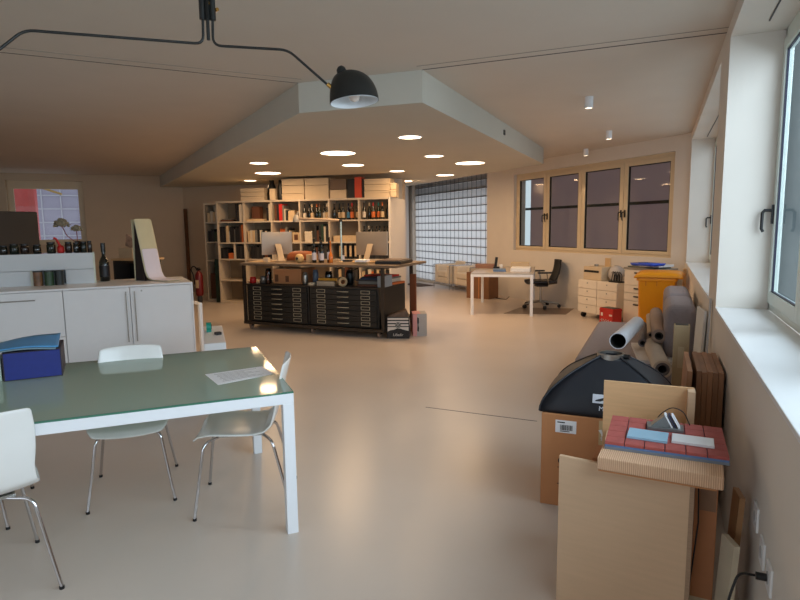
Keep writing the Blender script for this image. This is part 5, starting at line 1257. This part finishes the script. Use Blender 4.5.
# roofing sample: 5 courses x 6 tiles
pv = thing('brick_tile_sample', 'sample mat of small red clay tiles on a blue grey backing', 'tile sample', bkp(.012, .095, .0555), blk_a + math.radians(3))
PW, PD = .425, .34
MB().box((0, 0, 0), (PW, PD, .010)).build('backing', mat('backing_grey', (120, 126, 134), .5, noise=.08, scale=20), pv)
MB().box((0.001, .001, .0101), (PW - .001, PD - .001, .018)).build('blue_foam', mat('foam_blue', (90, 120, 168), .6, noise=.05), pv)
tilem = mat('brick_red', (168, 82, 76), .7, noise=.10, scale=30)
tw, tdp = PW / 6, PD / 5
rw = MB()
for r in range(5):
    for c in range(6):
        MB().box((c * tw + .0015, r * tdp + .0015, .0182), ((c + 1) * tw - .0015, (r + 1) * tdp - .0008, .030)).build('tile', tilem, pv, bev=.001)
def pvp(x, y, z): return pv.location + Matrix.Rotation(blk_a + math.radians(3), 3, 'Z') @ Vector((x, y, z))
pva = blk_a + math.radians(3)
tag(MB().box((0, 0, 0), (.145, .105, .010)).build('glass_sample', mat('tile_blue', (150, 190, 214), .25, noise=.02), None, pvp(.075, .065, .0305), pva - .05, bev=.001), 'pale blue rectangular tile lying on the red tiles', 'tile')
tag(MB().box((0, 0, 0), (.145, .09, .010)).build('ceramic_sample', mat('tile_white', (222, 222, 224), .25, noise=.02), None, pvp(.235, .075, .0305), pva - .03, bev=.001), 'white rectangular tile lying on the red tiles', 'tile')
t = thing('metal_wedge', 'grey metal wedge profile with pale ribs on a small plate', 'metal profile', pvp(.145, .20, .0305), pva + .02)
gm = mat('zinc', (120, 122, 122), .4, .4, noise=.05)
MB().box((0, 0, 0), (.135, .075, .012)).build('plate', gm, t, bev=.001)
tri = [(.022, .012), (.115, .012), (.062, .062)]
MB().prism(tri, -.03, .0, 0, Matrix.Translation((0, .045, 0)) @ Matrix.Rotation(PI / 2, 4, 'X')).build('wedge', gm, t) if False else MB().add([(.015, .02, .012), (.085, .02, .012), (.085, .07, .012), (.015, .07, .012), (.062, .025, .055), (.072, .025, .055), (.072, .065, .055), (.062, .065, .055)], [(0, 1, 5, 4), (1, 2, 6, 5), (2, 3, 7, 6), (3, 0, 4, 7), (4, 5, 6, 7), (0, 3, 2, 1)]).build('wedge', gm, t)
for k in range(3):
    x = .076 + k * .013
    MB().add([(x + .014, .018, .012), (x + .021, .018, .012), (x - .006, .024, .060), (x - .013, .024, .060), (x + .014, .07, .012), (x + .021, .07, .012), (x - .006, .066, .060), (x - .013, .066, .060)], [(0, 1, 2, 3), (7, 6, 5, 4), (0, 4, 5, 1), (1, 5, 6, 2), (2, 6, 7, 3), (3, 7, 4, 0)]).build('rib', [mat('rib_white', (226, 228, 234), .4), mat('rib_blue', (40, 44, 70), .4), mat('rib_white', (0, 0, 0))][k], t)
cpts = [pvp(.17, .28, .032), pvp(.19, .30, .07), pvp(.235, .31, .105), pvp(.28, .31, .09), pvp(.305, .31, .034)]
tag(MB().tube(bend(cpts, .03), .0022, 6).build('thin_cable', blackp), 'thin dark wire arching over the red tiles', 'wire')
hc = [Vector((.165, 2.30, .625)), Vector((.172, 2.30, .45)), Vector((.155, 2.28, .25)), Vector((.135, 2.26, .05)), Vector((.13, 2.25, .005))]
tag(MB().tube(hc, .003, 6).build('hanging_cable', blackp), 'thin black cable hanging down beside the plywood panel', 'cable')
# planks leaning against the window wall
o = MB().box((-.011, -.045, 0), (.011, .045, .40)).build('leaning_plank', mat('plank_grey_white', (206, 192, 166), .6, noise=.06), None, (.262, 2.30, 0)); o.rotation_euler = (0, .05, .35); tag(o, 'short pale plank leaning in front of the long wooden one', 'plank')
o = MB().box((-.01, -.05, 0), (.01, .05, .52)).build('leaning_plank', mat('plank_oak', (170, 126, 84), .5, noise=.1, scale=10, aniso=(1, 1, .2)), None, (.292, 2.46, 0)); o.rotation_euler = (0, .05, .12); tag(o, 'long wooden plank leaning on the window wall', 'plank')
# sockets on the window wall
def socket(y, z, label, cable=False):
    t = thing('wall_socket', label, 'socket', (XR, y, z), 0, 'white sockets low on the window wall')
    MB().box((-.008, -.04, -.045), (0, .04, .045)).build('cover_plate', white, t, bev=.002); MB().cyl((-.010, 0, 0), (-.008, 0, 0), .02, n=18).build('insert', lgrey, t)
    return t
s1 = socket(2.02, .44, 'white wall socket with a black cable plugged in'); socket(2.16, .45, 'white wall socket beside the plugged one, middle'); socket(2.32, .50, 'white wall socket farthest along the window wall')
tag(MB().cyl((-.03, 0, 0), (-.0005, 0, 0), .012).build('power_plug', blackp, None, (XR - .0105, 2.02, .44)), 'black plug pushed into the wall socket', 'plug')
tag(MB().tube(bend([Vector((XR - .043, 2.02, .44)), Vector((XR - .09, 2.0, .45)), Vector((XR - .12, 1.97, .36)), Vector((XR - .13, 1.95, .005))], .05), .004, 8).build('power_cable', blackp), 'black cable curving down from the wall socket', 'cable')

# ================================================================ OUTSIDE THE LEFT WINDOW
lwo = onl(lw1 + .05)
def lo(x, y): return Vector((lwo[0], lwo[1], 0)) + Matrix.Rotation(LA, 3, 'Z') @ Vector((x, y, 0))
pk = mat('pink_render', (236, 120, 120), .8, noise=.05)
t = thing('pink_porch', 'pink painted porch wall outside the small window', 'porch', lo(-1.2, 1.2), LA)
MB().box((0, 0, 0), (1.58, .3, 3.6)).box((1.44, -.1, 0), (1.58, 0, 3.6)).build('side_wall', pk, t); MB().box((1.58, 0, 2.66), (4.2, .5, 3.0)).build('lintel', pk, t)
MB().add([(1.45, -.15, 2.66), (2.15, -.05, 2.42), (2.15, -.05, 2.47), (1.45, -.15, 2.72), (1.45, -.10, 2.66), (2.15, .0, 2.42), (2.15, 0, 2.47), (1.45, -.10, 2.72)], [(0, 1, 2, 3), (7, 6, 5, 4), (0, 4, 5, 1), (3, 2, 6, 7), (1, 5, 6, 2), (0, 3, 7, 4)]).build('brace', mat('brace_yellow', (220, 180, 110), .5), t)
t = thing('pale_facade', 'pale gridded building facade outside the small window', 'building', lo(-1.0, 5.0), LA)
MB().box((0, 0, -1), (6, .3, 6)).build('wall', mat('facade_pale', (176, 170, 190), .8, noise=.03), t)
m = MB()
for k in range(13): m.box((k * .5, -.03, -1), (k * .5 + .03, 0, 6))
for k in range(18): m.box((0, -.03, -1 + k * .4), (6, 0, -1 + k * .4 + .03))
m.build('joint_grid', mat('grid_white', (206, 204, 214), .7), t)
